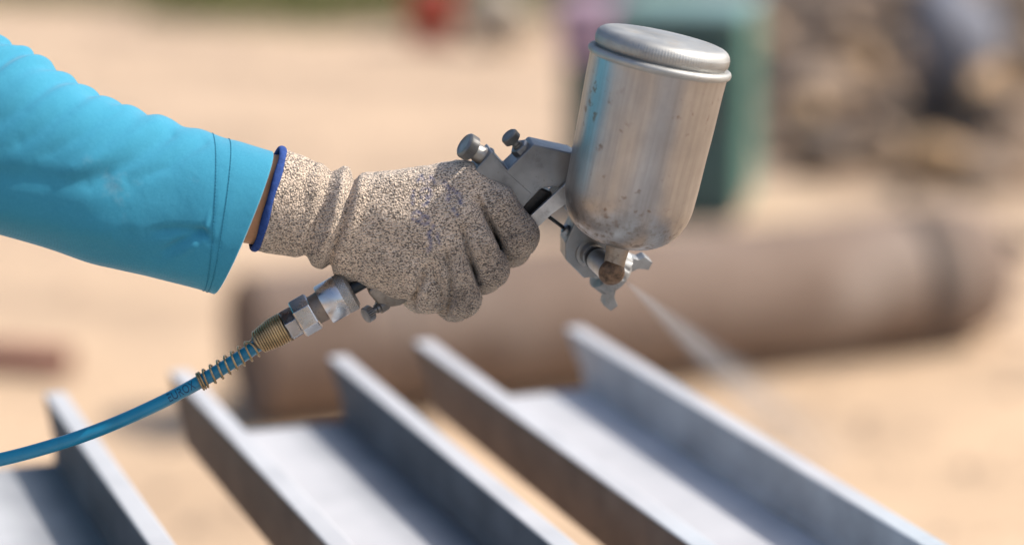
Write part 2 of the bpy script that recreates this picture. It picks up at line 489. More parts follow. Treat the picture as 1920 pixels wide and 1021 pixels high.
# low rough bank of soil behind the pipe on the right
nx, ny = 110, 90
X, Y = np.meshgrid(np.linspace(0.9, 7.5, nx), np.linspace(7.6, 15.0, ny), indexing='ij')
edge = np.clip((X - 0.9) / 1.2, 0, 1) * np.clip((7.5 - X) / 1.0, 0, 1) * np.clip((15.0 - Y) / 1.0, 0, 1)
ramp_ = np.clip((Y - 7.9) / 2.6, 0, 1)
Z = edge * (0.75 * ramp_ ** 0.8) + edge * np.clip((Y - 7.6) / 0.8, 0, 1) * (0.22 * (vnoise2(X * 1.6, Y * 1.6, 1) - 0.5) + 0.16 * (vnoise2(X * 4, Y * 4, 2) - 0.5) + 0.07 * (vnoise2(X * 11, Y * 11, 4) - 0.5))
Z = np.where(edge < 0.02, -0.03, Z) - 0.01
def bank_z(x, y):
    i = int(np.clip((x - 0.9) / 6.6 * (nx - 1), 0, nx - 1)); j = int(np.clip((y - 7.6) / 7.4 * (ny - 1), 0, ny - 1))
    return max(0.0, float(Z[i, j])) if 0.9 < x < 7.5 and 7.6 < y < 15 else 0.0
F = [(i * ny + j, (i + 1) * ny + j, (i + 1) * ny + j + 1, i * ny + j + 1) for i in range(nx - 1) for j in range(ny - 1)]
tag(mk('soil_bank', np.stack([X.ravel(), Y.ravel(), Z.ravel()], 1), F, M['soil'], origin=(0, 0, 0)), kind='structure')

# grass beyond the yard
V, F = [], []
for i in range(26000):
    x = random.uniform(-9, 2.2); y = 12.7 + abs(random.gauss(0, 1.0)) * 3.5 + (0.5 if x < -2 else 0.0) + 0.35 * math.sin(x * 1.7)
    h = random.uniform(0.05, 0.17); a = random.uniform(0, 6.28); b = random.uniform(0.006, 0.014); l = random.uniform(-0.06, 0.06)
    k = len(V)
    V += [(x - b * math.cos(a), y - b * math.sin(a), 0), (x + b * math.cos(a), y + b * math.sin(a), 0), (x + l, y + l, h)]
    F.append((k, k + 1, k + 2))
tag(mk('grass', V, F, M['grass'], smooth=False, origin=(0, 0, 0)), 'dull green grass along the far edge of the sandy yard', 'grass', kind='stuff')

# pebbles and clods scattered over the sand
V, F = [], []
for i in range(1500):
    x = random.uniform(-3.5, 3.5); y = random.uniform(2.6, 13); r = random.choice([0.006, 0.01, 0.015, 0.022]) * random.uniform(0.7, 1.4)
    k = len(V)
    for (dx, dy, dz) in ((1, 0, .2), (-.9, .3, .1), (.1, 1, .2), (0, -.9, .1), (.1, .1, .75), (0, 0, -.3)):
        V.append((x + dx * r * random.uniform(.7, 1.2), y + dy * r, dz * r))
    F += [tuple(k + q for q in f) for f in ((0, 2, 4), (2, 1, 4), (1, 3, 4), (3, 0, 4), (2, 0, 5), (1, 2, 5), (3, 1, 5), (0, 3, 5))]
tag(mk('pebbles', V, F, M['stone'], smooth=False, origin=(0, 0, 0)), 'small pebbles and clods strewn over the sand', 'pebbles', kind='stuff')

# ------------------------------------------------------------------ steel channels on trestles
ZT = 0.91
AZ = R(20.5)
BD = np.array([-math.sin(AZ), math.cos(AZ), 0]); BN = np.array([math.cos(AZ), math.sin(AZ), 0])
BH, TF, TW, CUT = 0.056, 0.020, 0.009, 0.065

def channel(far_px, far_py, width, length, label, inner):
    """far_px, far_py: far end of the right flange's outer top edge"""
    A = ray_z(far_px, far_py, ZT)
    root = empty('steel_channel', (A[0] - BN[0] * width / 2, A[1] - BN[1] * width / 2, ZT - BH), label, 'steel channel', 'primed steel channels laid side by side')
    root.rotation_euler = (0, 0, AZ)
    def part(name, prof, mats, facemat=None):
        V = [(x, -CUT * (1 - max(0, z - TW) / (BH - TW)), z) for x, z in prof] + [(x, -length, z) for x, z in prof]
        n = len(prof)
        F = [tuple(range(n)), tuple(range(2 * n - 1, n - 1, -1))] + [(i, i + n, (i + 1) % n + n, (i + 1) % n) for i in range(n)]
        me = bpy.data.meshes.new(name); me.from_pydata(V, [], F)
        for m in mats: me.materials.append(m)
        if facemat:
            for i, q in facemat.items(): me.polygons[i].material_index = q
        o = bpy.data.objects.new(name, me); COL.objects.link(o); o.parent = root
        bm = bmesh.new(); bm.from_mesh(me); bmesh.ops.recalc_face_normals(bm, faces=bm.faces); bm.to_mesh(me); bm.free()
        bevel(o, 0.0022, 2)
        return o
    h = width / 2
    part('web', [(-h + TF - .001, 0.0005), (h - TF + .001, 0.0005), (h - TF + .001, TW), (-h + TF - .001, TW)], [M['beam_web_shaded'] if inner == 'beam_dark' else M['beam']])
    # flanges, a little thicker at the root
    lf = part('flange', [(-h, 0), (-h + TF + .003, 0), (-h + TF + .003, TW + .004), (-h + TF, TW + .012), (-h + TF, BH), (-h, BH)], [M['beam'], M['beam_brown']], {7: 1, 2 + 5: 1, 0: 1})
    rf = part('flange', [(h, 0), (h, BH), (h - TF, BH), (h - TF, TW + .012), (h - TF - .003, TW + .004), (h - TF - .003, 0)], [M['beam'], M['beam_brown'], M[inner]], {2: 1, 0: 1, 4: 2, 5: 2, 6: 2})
    return root

channel(1092, 610, 0.182, 3.1, 'rightmost grey channel under the spray jet with its widest bright web', 'beam_mid')
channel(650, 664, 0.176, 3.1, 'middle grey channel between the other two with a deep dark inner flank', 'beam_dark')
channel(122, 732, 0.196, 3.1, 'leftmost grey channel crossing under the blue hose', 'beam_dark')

def trestle(along, label):
    c = ray_z(668, 655, ZT - BH) + BD * along
    c = np.array([c[0], c[1], 0.0])
    root = empty('trestle', c, label, 'trestle', 'trestles carrying the channels')
    zt = ZT - BH
    V, F = box_vf(c + np.array([0, 0, zt - 0.041]), 0.62, 0.035, 0.04, np.array([BN, BD, [0, 0, 1]]))
    bevel(mk('top_bar', V, F, M['trestle'], root, False), 0.006)
    for sx in (-1, 1):
        for sy in (-1, 1):
            a = c + BN * sx * 0.5 + np.array([0, 0, zt - 0.07]); b = c + BN * sx * 0.58 + BD * sy * 0.26
            V, F = tube([a, b], 0.02, 10)
            mk('leg', V, F, M['trestle'], root)
trestle(-1.15, 'nearer rusty trestle under the channels')
trestle(-2.55, 'second rusty trestle under the channels, beside the camera')

# ------------------------------------------------------------------ big rusty pipe on the ground
pr = 0.168
A = ray_z(462, 655, pr); B = ray_z(1790, 512, pr)
A[2] = B[2] = pr
d = nrm(B - A); plen = np.linalg.norm(B - A)
pipe = empty('rusty_pipe', (*(A + B)[:2] / 2, 0), 'large dusty rusty pipe lying on the sand behind the channels', 'pipe')
def ring_lathe(base, d, prof, seg=72):
    return lathe(base, d, prof, seg)
def open_tube(base, d, ro, ri, L, seg=72):
    u, v, d = basis(d)
    V, F = [], []
    for (t, r) in ((0, ro), (L, ro), (L, ri), (0, ri)):
        for k in range(seg):
            a = 2 * math.pi * k / seg
            V.append(base + d * t + (u * math.cos(a) + v * math.sin(a)) * r)
    for i in range(4):
        j = (i + 1) % 4
        for k in range(seg):
            k2 = (k + 1) % seg
            F.append((i * seg + k, i * seg + k2, j * seg + k2, j * seg + k))
    return np.array(V), F
V, F = open_tube(A, d, pr, pr - 0.009, plen); bevel(mk('pipe_wall', V, F, M['pipe'], pipe), 0.002)
V, F = lathe(A + d * (plen - 0.17), d, [(0, pr + .0005), (0.002, pr + 0.005), (0.10, pr + 0.005), (0.102, pr + .0005)], 72); mk('weld_band', V, F, M['pipe_dark'], pipe)
V, F = lathe(A + d * plen, d, [(-0.01, pr - .01), (0, pr - .001), (0.03, pr - 0.004), (0.075, pr * 0.86), (0.115, pr * 0.6), (0.135, pr * 0.3), (0.14, pr * 0.05)], 72); mk('end_cap', V, F, M['pipe'], pipe)
V, F = lathe(A + d * 0.012, d, [(0, pr - 0.0095), (0.008, pr - 0.0095)], 72); mk('end_plate', V, F, M['pipe'], pipe, False)
V, F = lathe(A + d * 0.32, d, [(0, pr + .0005), (0.004, pr + 0.004), (0.012, pr + 0.004), (0.016, pr + .0005)], 72); mk('weld_seam', V, F, M['pipe_dark'], pipe)

# short red-brown pipe at the left
A2 = ray_z(-260, 652, 0.035); B2 = ray_z(128, 676, 0.035)
A2[2] = B2[2] = 0.035
V, F = open_tube(A2, nrm(B2 - A2), 0.035, 0.03, np.linalg.norm(B2 - A2), 40)
tag(mk('scrap_pipe', V, F, M['rust_red']), 'thin red-brown rusty pipe lying on sand at the left edge', 'pipe')

# ------------------------------------------------------------------ things far behind
# teal machine cabinet
cb = ray_z(1264, 418, 0)
cab = empty('teal_cabinet', (cb[0], cb[1] + 0.25, 0), 'dark teal metal cabinet with sunlit lighter green right side behind the cup', 'cabinet')
rot = R(-11)
ax = np.array([[math.cos(rot), math.sin(rot), 0], [-math.sin(rot), math.cos(rot), 0], [0, 0, 1]])
cc = np.array([cb[0], cb[1] + 0.25, 0])
def cbx(name, lx, ly, lz, hx, hy, hz, m, par=cab, bv=0.008):
    V, F = box_vf(cc + ax[0] * lx + ax[1] * ly + ax[2] * lz, hx, hy, hz, ax)
    return bevel(mk(name, V, F, m, par, False), bv)
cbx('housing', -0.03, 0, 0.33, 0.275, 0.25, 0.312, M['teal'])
cbx('side_panel', 0.250, 0, 0.33, 0.008, 0.235, 0.29, M['teal_sunlit'])
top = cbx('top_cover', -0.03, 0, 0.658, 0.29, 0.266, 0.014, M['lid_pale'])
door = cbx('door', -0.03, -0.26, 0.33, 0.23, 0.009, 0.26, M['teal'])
cbx('handle', 0.13, -0.282, 0.36, 0.012, 0.012, 0.07, M['knob'], door, 0.003)
for k in range(5):
    cbx('vent_slat', -0.03, -0.272, 0.50 + k * 0.022, 0.15, 0.004, 0.006, M['teal'], door, 0.002)
for sx in (-1, 1):
    for sy in (-1, 1):
        cbx('foot', sx * 0.2, sy * 0.18, 0.02, 0.035, 0.035, 0.02, M['black'])

def lump(name, c, r, m, label, cat, group=None, seed=0, squash=(1, 1, 1), rough=0.25, sub=4, sink=0.12):
    bm = bmesh.new(); bmesh.ops.create_icosphere(bm, subdivisions=sub, radius=1.0)
    V = np.array([v.co[:] for v in bm.verts]); F = [tuple(v.index for v in f.verts) for f in bm.faces]; bm.free()
    g = np.random.default_rng(seed)
    P = V.copy(); dsp = np.zeros(len(V))
    for q in range(16):
        k = nrm(g.normal(size=3)); f = g.uniform(1.2, 5.5); dsp += np.sin(V @ k * f + g.uniform(0, 6.3)) * rough / f ** 0.8 * 0.8
    for q in range(9):      # planar facets
        k = nrm(g.normal(size=3)); cut = g.uniform(0.62, 0.9)
        over = np.clip(V @ k * (1 + dsp) - cut, 0, None); dsp -= over * 0.75
    P = V * (1 + dsp)[:, None] * np.array(squash) * r
    th = g.uniform(0, 6.3); cs, sn = math.cos(th), math.sin(th)
    P = np.stack([P[:, 0] * cs - P[:, 1] * sn, P[:, 0] * sn + P[:, 1] * cs, P[:, 2]], 1)
    P[:, 2] -= P[:, 2].min() + sink * r
    o = mk(name, P + np.asarray(c), F, m)
    return tag(o, label, cat, group)

def at(px, py):
    """where the sight line meets the ground or the soil bank"""
    d = FWD + RT * (px - 960) / FPX - UP * (py - 510.5) / FPX
    for q in np.linspace(3, 30, 2700):
        p = CP + d * q
        if p[2] <= bank_z(p[0], p[1]): return p
    return ray_z(px, py, 0)

# draped cloth on the cabinet's left corner and the black sheet behind it
def sheet(name, grid, m, label, cat, th=0.006):
    n1, n2 = grid.shape[:2]
    F = [(i * n2 + j, (i + 1) * n2 + j, (i + 1) * n2 + j + 1, i * n2 + j + 1) for i in range(n1 - 1) for j in range(n2 - 1)]
    o = mk(name, grid.reshape(-1, 3), F, m)
    s = o.modifiers.new('solid', 'SOLIDIFY'); s.thickness = th; s.offset = 1
    return tag(o, label, cat)
g = np.zeros((40, 30, 3))
for i in range(40):
    for j in range(30):
        a = i / 39; b = j / 29
        L = a * 0.40 - 0.06                                   # length over the edge
        lx = -0.30 + b * 0.17 - 0.02 * math.sin(a * 3)
        ly = -0.10 - min(L, 0.17) if L > 0 else -0.10 - L
        lz = 0.677 if L < 0.17 else 0.677 - (L - 0.17)
        wv = 0.018 * math.sin(b * 17 + a * 3) * (0.2 + a)
        ly2 = (-0.290 - 0.012 - abs(wv)) if L >= 0.17 else ly
        g[i, j] = cc + ax[0] * lx + ax[1] * ly2 + ax[2] * (lz + 0.004 + (abs(wv) * 0.4 if L < 0.17 else 0))
sheet('hanging_cloth', g, M['pink'], 'pink and lavender cloth draped over the left corner of the teal cabinet', 'cloth')
p = ray_z(1052, 150, 0)
lump('black_bag', cc + ax[0] * -0.24 + ax[1] * 0.12 + np.array([0, 0, 0.673]), 0.16, M['blackbag'], 'black bag on top of the teal cabinet at its left', 'bag', seed=11, squash=(0.7, 0.7, 0.9), rough=0.2, sink=0.0)

# red container far back with a pale sack beside it
p = at(810, 84)
red = empty('red_container', (p[0], p[1], 0), 'small red container far back at the top of the picture', 'container')
V, F = lathe((p[0], p[1], 0.0), (0, 0, 1), [(0, .095), (.006, .102), (.10, .11), (.26, .12), (.27, .127), (.285, .127), (.29, .12)], 40); mk('bucket', V, F, M['red'], red)
hp = [np.array([p[0] + 0.122 * math.cos(a), p[1], 0.285 + 0.10 * math.sin(a)]) for a in np.linspace(0, math.pi, 16)]
V, F = tube(hp, 0.004, 8); mk('bail_handle', V, F, M['knob'], red)
p = at(935, 88)
lump('pale_sack', p, 0.26, M['pale'], 'pale beige sack on the ground right of the red container', 'sack', seed=5, squash=(1.0, 0.7, 0.75), rough=0.22)

# stones and rubbish on the bank
spec = [(1475, 300, .12, 'stone'), (1545, 318, .16, 'stone_dark'), (1600, 306, .13, 'stone_dark'), (1655, 296, .10, 'stone'), (1500, 262, .16, 'stone_ochre'),
        (1560, 215, .20, 'stone'), (1490, 150, .22, 'stone'), (1610, 150, .17, 'stone_ochre'), (1570, 80, .20, 'stone'), (1680, 95, .16, 'stone_dark'),
        (1700, 245, .13, 'stone_dark'), (1745, 222, .15, 'stone_dark'), (1800, 236, .17, 'stone_dark'), (1870, 230, .17, 'stone_dark'), (1850, 190, .15, 'stone_ochre'),
        (1760, 330, .15, 'stone_ochre'), (1850, 350, .16, 'stone'), (1905, 300, .15, 'stone'), (1660, 200, .14, 'stone'), (1900, 60, .22, 'stone_dark'), (1895, 470, .09, 'stone_dark'), (1640, 30, .2, 'stone'),
        (1445, 90, .15, 'stone_ochre'), (1700, 372, .07, 'stone_dark'), (1520, 40, .2, 'stone_dark'), (1740, 150, .2, 'stone'), (1740, 40, .22, 'stone_dark'), (1560, 265, .12, 'stone_dark'), (1900, 140, .2, 'stone_dark')]
words = {'stone': 'brown', 'stone_dark': 'dark', 'stone_ochre': 'ochre'}
names = ['foremost left brown stone just right of the green cabinet', 'largest dark stone in the low dark row right of the cabinet', 'dark stone right of the largest one in the low dark row',
         'small brown stone ending the low dark row at right', 'ochre stone above the low dark row beside the cabinet', 'big brown stone above the low dark row', 'brown stone high beside the green cabinet edge',
         'ochre stone in the middle of the soil bank', 'brown stone near the top of the bank, left of centre', 'dark stone left of the blue-grey sack near the top', 'dark stone below and left of the blue-grey sack',
         'dark stone just under the left of the blue-grey sack', 'broad dark stone right beneath the blue-grey sack', 'dark stone below and right of the blue-grey sack', 'ochre stone right beside the blue-grey sack',
         'ochre stone above the capped end of the big pipe', 'brown stone above and right of the capped pipe end', 'brown stone at the right edge of the picture above the pipe', 'brown stone left of the blue-grey sack at its foot',
         'dark stone in the top right corner', 'small dark stone at the right edge beyond the pipe cap', 'brown stone at the very top of the bank', 'ochre stone at the upper right corner of the cabinet', 'small dark stone touching the top line of the big pipe', 'dark stone near the top of the bank, right of the cabinet', 'brown stone leaning against the left of the blue-grey sack', 'dark stone above and left of the blue-grey sack', 'small dark stone just above the low dark row', 'dark stone at the right edge, level with the blue-grey sack']
for k, ((px, py, r, mm), nm) in enumerate(zip(spec, names)):
    p = at(px, py)
    lump('stone', p, r * 0.72, M[mm], nm, 'stone', 'stones strewn over the soil bank', seed=40 + k, squash=(1.0, 0.8, 0.62), rough=0.3, sub=3)
p = at(1800, 205)
lump('blue_grey_sack', p, 0.22, M['bluegrey'], 'blue-grey crumpled sack on the soil bank at upper right', 'sack', seed=77, squash=(0.75, 0.6, 1.1), rough=0.26)
for (x1, y1, x2, y2, lab) in ((1660, 330, 1735, 200, 'thin weathered stick leaning left of the blue-grey sack'), (1480, 330, 1660, 300, 'weathered plank lying along the low dark row of stones')):
    a = at(x1, y1); b = at(x2, y2) + np.array([0, 0, 0.03])
    V, F = box_vf((a + b) / 2 + np.array([0, 0, 0.02]), np.linalg.norm(b - a) / 2, 0.028, 0.014, np.array([nrm(b - a), nrm(np.cross([0, 0, 1], b - a)), nrm(np.cross(b - a, np.cross([0, 0, 1], b - a)))]))
    tag(bevel(mk('wood_stick', V, F, M['wood'], None, False), 0.004), lab, 'stick')
# ------------------------------------------------------------------ signed distance sculpting
class Field:
    def __init__(s, lo, hi, h):
        s.lo = np.array(lo, float); s.h = h
        s.n = (np.ceil((np.array(hi) - s.lo) / h)).astype(int) + 1
        s.ax = [s.lo[i] + h * np.arange(s.n[i]) for i in range(3)]
    def new(s): return np.full(tuple(s.n), 60.0 * s.h, np.float32)
    def box(s, lo, hi):
        a = np.clip(((np.array(lo) - s.lo) / s.h).astype(int), 0, s.n); b = np.clip(((np.array(hi) - s.lo) / s.h).astype(int) + 2, 0, s.n)
        return tuple(slice(x, y) for x, y in zip(a, b))
    def pts(s, sl):
        return (s.ax[0][sl[0]][:, None, None], s.ax[1][sl[1]][None, :, None], s.ax[2][sl[2]][None, None, :])
    def noise(s, cell, seed):
        g = np.random.default_rng(seed)
        m = [int((s.n[i] * s.h) / cell) + 3 for i in range(3)]
        lat = g.random(m).astype(np.float32) - 0.5
        def up(i):
            q = (s.ax[i] - s.lo[i]) / cell; k = q.astype(int); f = q - k; f = f * f * (3 - 2 * f)
            A = np.zeros((s.n[i], m[i]), np.float32); r = np.arange(s.n[i]); A[r, k] = 1 - f; A[r, k + 1] = f
            return A
        o = np.tensordot(up(0), lat, (1, 0))
        o = np.einsum('jb,ibc->ijc', up(1), o, optimize=True)
        return np.einsum('kc,ijc->ijk', up(2), o, optimize=True)

def smin(a, b, k):
    h = np.clip(k - np.abs(a - b), 0, None) / k
    return np.minimum(a, b) - h * h * k * 0.25

def add_cone(f, arr, a, ra, b, rb, k=8.0, margin=None, sc=(1, 1, 1)):
    a = np.asarray(a, float); b = np.asarray(b, float)
    mg = margin or (k + 8 * f.h)
    R_ = max(ra, rb) + mg
    sl = f.box(np.minimum(a, b) - R_, np.maximum(a, b) + R_)
    x, y, z = f.pts(sl)
    ab = b - a; L2 = max(ab @ ab, 1e-9)
    t = np.clip(((x - a[0]) * ab[0] + (y - a[1]) * ab[1] + (z - a[2]) * ab[2]) / L2, 0, 1)
    d = np.sqrt(((x - a[0] - t * ab[0]) / sc[0]) ** 2 + ((y - a[1] - t * ab[1]) / sc[1]) ** 2 + ((z - a[2] - t * ab[2]) / sc[2]) ** 2) - (ra + (rb - ra) * t)
    arr[sl] = smin(arr[sl], d.astype(np.float32), k)

def chain(f, arr, pts, k=8.0):
    for (p, r), (q, s_) in zip(pts[:-1], pts[1:]):
        add_cone(f, arr, p, r, q, s_, k)

def surface_nets(D, lo, h):
    n = D.shape
    ins = D < 0
    c = [ins[i:n[0] - 1 + i, j:n[1] - 1 + j, k:n[2] - 1 + k] for i in (0, 1) for j in (0, 1) for k in (0, 1)]
    cnt = sum(q.astype(np.int8) for q in c)
    act = (cnt > 0) & (cnt < 8)
    I = np.argwhere(act)
    idx = np.full(act.shape, -1, np.int64); idx[tuple(I.T)] = np.arange(len(I))
    corners = [(i, j, k) for i in (0, 1) for j in (0, 1) for k in (0, 1)]
    val = np.stack([D[I[:, 0] + i, I[:, 1] + j, I[:, 2] + k] for i, j, k in corners], 1).astype(float)
    acc = np.zeros((len(I), 3)); w_ = np.zeros(len(I))
    for e0 in range(8):
        for e1 in range(e0 + 1, 8):
            p0, p1 = np.array(corners[e0]), np.array(corners[e1])
            if np.abs(p0 - p1).sum() != 1: continue
            v0, v1 = val[:, e0], val[:, e1]
            m = (v0 < 0) != (v1 < 0)
            t = np.where(m, v0 / np.where(m, v0 - v1, 1), 0)
            acc += m[:, None] * (p0 + t[:, None] * (p1 - p0)); w_ += m
    V = (I + acc / w_[:, None]) * h + lo
    Q = []
    for ax_ in range(3):
        o1, o2 = [(1, 2), (2, 0), (0, 1)][ax_]
        s0 = [slice(None)] * 3; s1 = [slice(None)] * 3
        s0[ax_] = slice(0, n[ax_] - 1); s1[ax_] = slice(1, n[ax_])
        for o in (o1, o2):
            s0[o] = slice(1, n[o] - 1); s1[o] = slice(1, n[o] - 1)
        a = ins[tuple(s0)]; b = ins[tuple(s1)]
        for flip, m in ((False, a & ~b), (True, ~a & b)):
            E = np.argwhere(m)
            if not len(E): continue
            E[:, o1] += 1; E[:, o2] += 1
            def cell(d1, d2):
                q = E.copy(); q[:, o1] += d1; q[:, o2] += d2
                return idx[q[:, 0], q[:, 1], q[:, 2]]
            quad = np.stack([cell(-1, -1), cell(0, -1), cell(0, 0), cell(-1, 0)], 1)
            Q.append(quad[:, ::-1] if flip else quad)
    Q = np.vstack(Q)
    return V, Q[(Q >= 0).all(1)]

def poly_dist(x, y, pts):
    best = None
    for (ax_, ay), (bx, by) in zip(pts[:-1], pts[1:]):
        dx, dy = bx - ax_, by - ay; L = dx * dx + dy * dy
        t = np.clip(((x - ax_) * dx + (y - ay) * dy) / L, 0, 1)
        d = (x - ax_ - t * dx) ** 2 + (y - ay - t * dy) ** 2
        best = d if best is None else np.minimum(best, d)
    return np.sqrt(best)

# ------------------------------------------------------------------ person: gloved right arm (the rest stands left of the frame)
feet = np.array([-0.66, 1.72, 0.0])
person = empty('person', feet, 'person in a turquoise long-sleeved shirt and speckled knit glove holding the spray gun', 'person')

# glove ------------------------------------------------------------
f = Field((478, 262, -150), (1032, 618, 120), 2.1)
palm = f.new()
cone = lambda a, ra, b, rb, k=26: add_cone(f, palm, C(*a), ra, C(*b), rb, k)
cone((672, 384, 4), 54, (862, 351, 14), 50)
cone((655, 400, 14), 56, (862, 404, 34), 47)
cone((650, 432, 8), 56, (834, 452, 32), 45)
cone((648, 460, -8), 52, (788, 492, 14), 45)
cone((672, 478, -26), 54, (752, 508, -24), 52)
cone((640, 408, -20), 62, (820, 420, -32), 60)
cone((700, 372, -50), 44, (800, 352, -88), 34)
cone((800, 352, -88), 34, (885, 350, -92), 27, 14)
fing = f.new()
def finger(pts):
    arr = f.new()
    chain(f, arr, [(C(*p), r) for p, r in pts], 10)
    global fing
    fing = smin(fing, arr, 3.0)
finger([((872, 352, 16), 47), ((925, 388, 16), 44), ((969, 443, 2), 41), ((958, 464, -66), 36), ((890, 445, -96), 31)])
finger([((862, 408, 36), 45), ((895, 455, 36), 41), ((916, 503, 14), 38), ((905, 518, -62), 34), ((842, 488, -90), 30)])
finger([((834, 458, 34), 43), ((855, 510, 33), 39), ((867, 559, 12), 37), ((852, 570, -58), 33), ((795, 535, -80), 29)])
finger([((790, 496, 14), 42), ((802, 530, 12), 37), ((808, 553, -4), 34), ((790, 556, -64), 30), ((742, 522, -76), 27)])
D_ = smin(palm, fing, 15.0)
del palm, fing
# cuff: an oval tube running back along the forearm
AXC = nrm((0.96, 0.272, -0.2))
C0 = C(504, 373, 22)
x, y, z = f.pts((slice(None),) * 3)
u_ = (x - C0[0]) * AXC[0] + (y - C0[1]) * AXC[1] + (z - C0[2]) * AXC[2]
vv = nrm(np.array([-0.272, 0.962, 0])); zz = np.cross(AXC, vv); zz = zz if zz[2] > 0 else -zz
vv = nrm(np.cross(zz, AXC)); vv = vv if vv[1] > 0 else -vv
v_ = (x - C0[0]) * vv[0] + (y - C0[1]) * vv[1] + (z - C0[2]) * vv[2]
q_ = (x - C0[0]) * zz[0] + (y - C0[1]) * zz[1] + (z - C0[2]) * zz[2]
tt = np.clip(u_ / 135, 0, 1)
bb = 99 - 16 * tt; ccz = 74 - 8 * tt
cuff = (np.sqrt((v_ / bb) ** 2 + (q_ / ccz) ** 2) - 1) * (ccz + 8)
cuff = np.maximum(cuff, np.maximum(-u_ - 1.5, u_ - 135))
D_ = smin(D_, cuff.astype(np.float32), 16.0)
del cuff, u_, v_, q_
def stroke(pts, amp, sig, zmin=-40):
    global D_
    xs = [p[0] for p in pts]; ys = [p[1] for p in pts]; m = 4 * sig
    sl = f.box((min(xs) - m, min(ys) - m, zmin), (max(xs) + m, max(ys) + m, 130))
    X_, Y_, Z_ = f.pts(sl)
    d2 = poly_dist(X_[:, :, 0], Y_[:, :, 0], pts)
    # taper the ends so that a fold fades out
    e = np.minimum(np.hypot(X_[:, :, 0] - pts[0][0], Y_[:, :, 0] - pts[0][1]), np.hypot(X_[:, :, 0] - pts[-1][0], Y_[:, :, 0] - pts[-1][1]))
    g = amp * np.exp(-d2 ** 2 / (2 * sig * sig)) * np.clip(0.35 + e / 22, 0, 1)
    wz = np.clip((Z_ - zmin) / 30, 0, 1)
    D_[sl] -= (g[:, :, None] * wz).astype(np.float32)
# folds at the wrist
stroke([(652, 300), (645, 350), (632, 410), (610, 465), (588, 508)], 12, 9, -90)
stroke([(668, 312), (660, 365), (645, 425), (622, 485), (612, 520)], -11, 5.5, -90)
stroke([(684, 318), (676, 370), (660, 430), (642, 480)], 5, 8)
stroke([(622, 310), (614, 360), (602, 410), (580, 455), (566, 490)], -8, 7, -90)
stroke([(606, 320), (600, 365), (588, 420), (560, 470)], 4, 8)
stroke([(590, 305), (575, 350), (572, 395)], -3, 7)
stroke([(545, 470), (560, 440), (572, 420)], -3, 6)
stroke([(690, 470), (672, 500), (668, 535)], -3.5, 6)
stroke([(705, 420), (735, 445), (750, 480)], -2.5, 8)
# creases running from the fingers over the back of the hand
stroke([(940, 462), (920, 420), (905, 392), (898, 378)], -14, 4.2)
stroke([(898, 526), (888, 502), (880, 474), (873, 446), (868, 428)], -13, 4.2)
stroke([(838, 584), (848, 558), (848, 528), (843, 498), (838, 472)], -13, 4.2)
stroke([(772, 580), (780, 552), (793, 525), (798, 505)], -14, 4.2)
stroke([(884, 470), (878, 440), (872, 420)], 2.5, 4)
stroke([(930, 372), (942, 398), (946, 420)], -3, 5)
stroke([(905, 352), (914, 372), (915, 395)], -2, 5)
stroke([(968, 398), (962, 418), (950, 432)], -2.5, 4)
stroke([(905, 480), (920, 468), (936, 470)], -2.5, 4.5)
stroke([(858, 535), (872, 522), (890, 525)], -2.5, 4.5)
stroke([(815, 540), (830, 528), (842, 532)], -2, 4)
stroke([(712, 535), (735, 520), (760, 530)], -3.5, 6)
stroke([(720, 330), (750, 345), (790, 345), (820, 335)], 2, 10)
stroke([(835, 345), (850, 375), (850, 400)], -2, 8)
D_ += 5.0 * f.noise(52, 5) + 2.6 * f.noise(22, 6) + 1.0 * f.noise(9, 8)
V, Q = surface_nets(D_, f.lo, f.h)
glove = mk_quads('glove', W(V), Q, M['glove'], person)
# where the fingers are soiled and where the faded blue print sits
vx, vy, vz = V[:, 0], V[:, 1], V[:, 2]
dirt = np.clip((vx * 0.8 + vy * 0.62 - 945) / 90, 0, 1) * np.clip((vx - 720) / 120, 0, 1) * 0.85 + 0.25 * np.exp(-((vx - 735) ** 2 + (vy - 535) ** 2) / 900) + 0.25 * np.exp(-((vx - 600) ** 2 / 500))
ink = np.zeros(len(V))
def arc(cx, cy, r, a0, a1, n=12): return [(cx + r * math.cos(R(a)), cy + r * math.sin(R(a))) for a in np.linspace(a0, a1, n)]
for pts, s_ in (([(786, 342), (792, 330), (798, 342)], 2.6), ([(804, 346), (810, 332), (817, 345)], 2.6), (arc(802, 364, 9, 150, 420), 3.0), (arc(797, 378, 8, -120, 100), 3.0),
                (arc(786, 408, 9, 0, 360), 3.2), (arc(799, 414, 8, 0, 360), 3.2), ([(815, 424), (806, 440), (812, 458), (806, 470)], 3.0), ([(822, 440), (826, 456)], 3.0),
                ([(836, 346), (846, 360), (842, 376)], 4), ([(852, 358), (862, 366), (866, 382)], 4), ([(850, 392), (858, 404)], 3.4), ([(778, 360), (776, 384)], 2.6)):
    ink = np.maximum(ink, np.exp(-(poly_dist(vx, vy, pts) / (s_ * 1.15)) ** 2))
ink *= vz > -10
for nm, arr in (('dirt', dirt), ('ink', ink)):
    a = glove.data.attributes.new(nm, 'FLOAT', 'POINT'); a.data.foreach_set('value', arr.astype(np.float32))
del D_
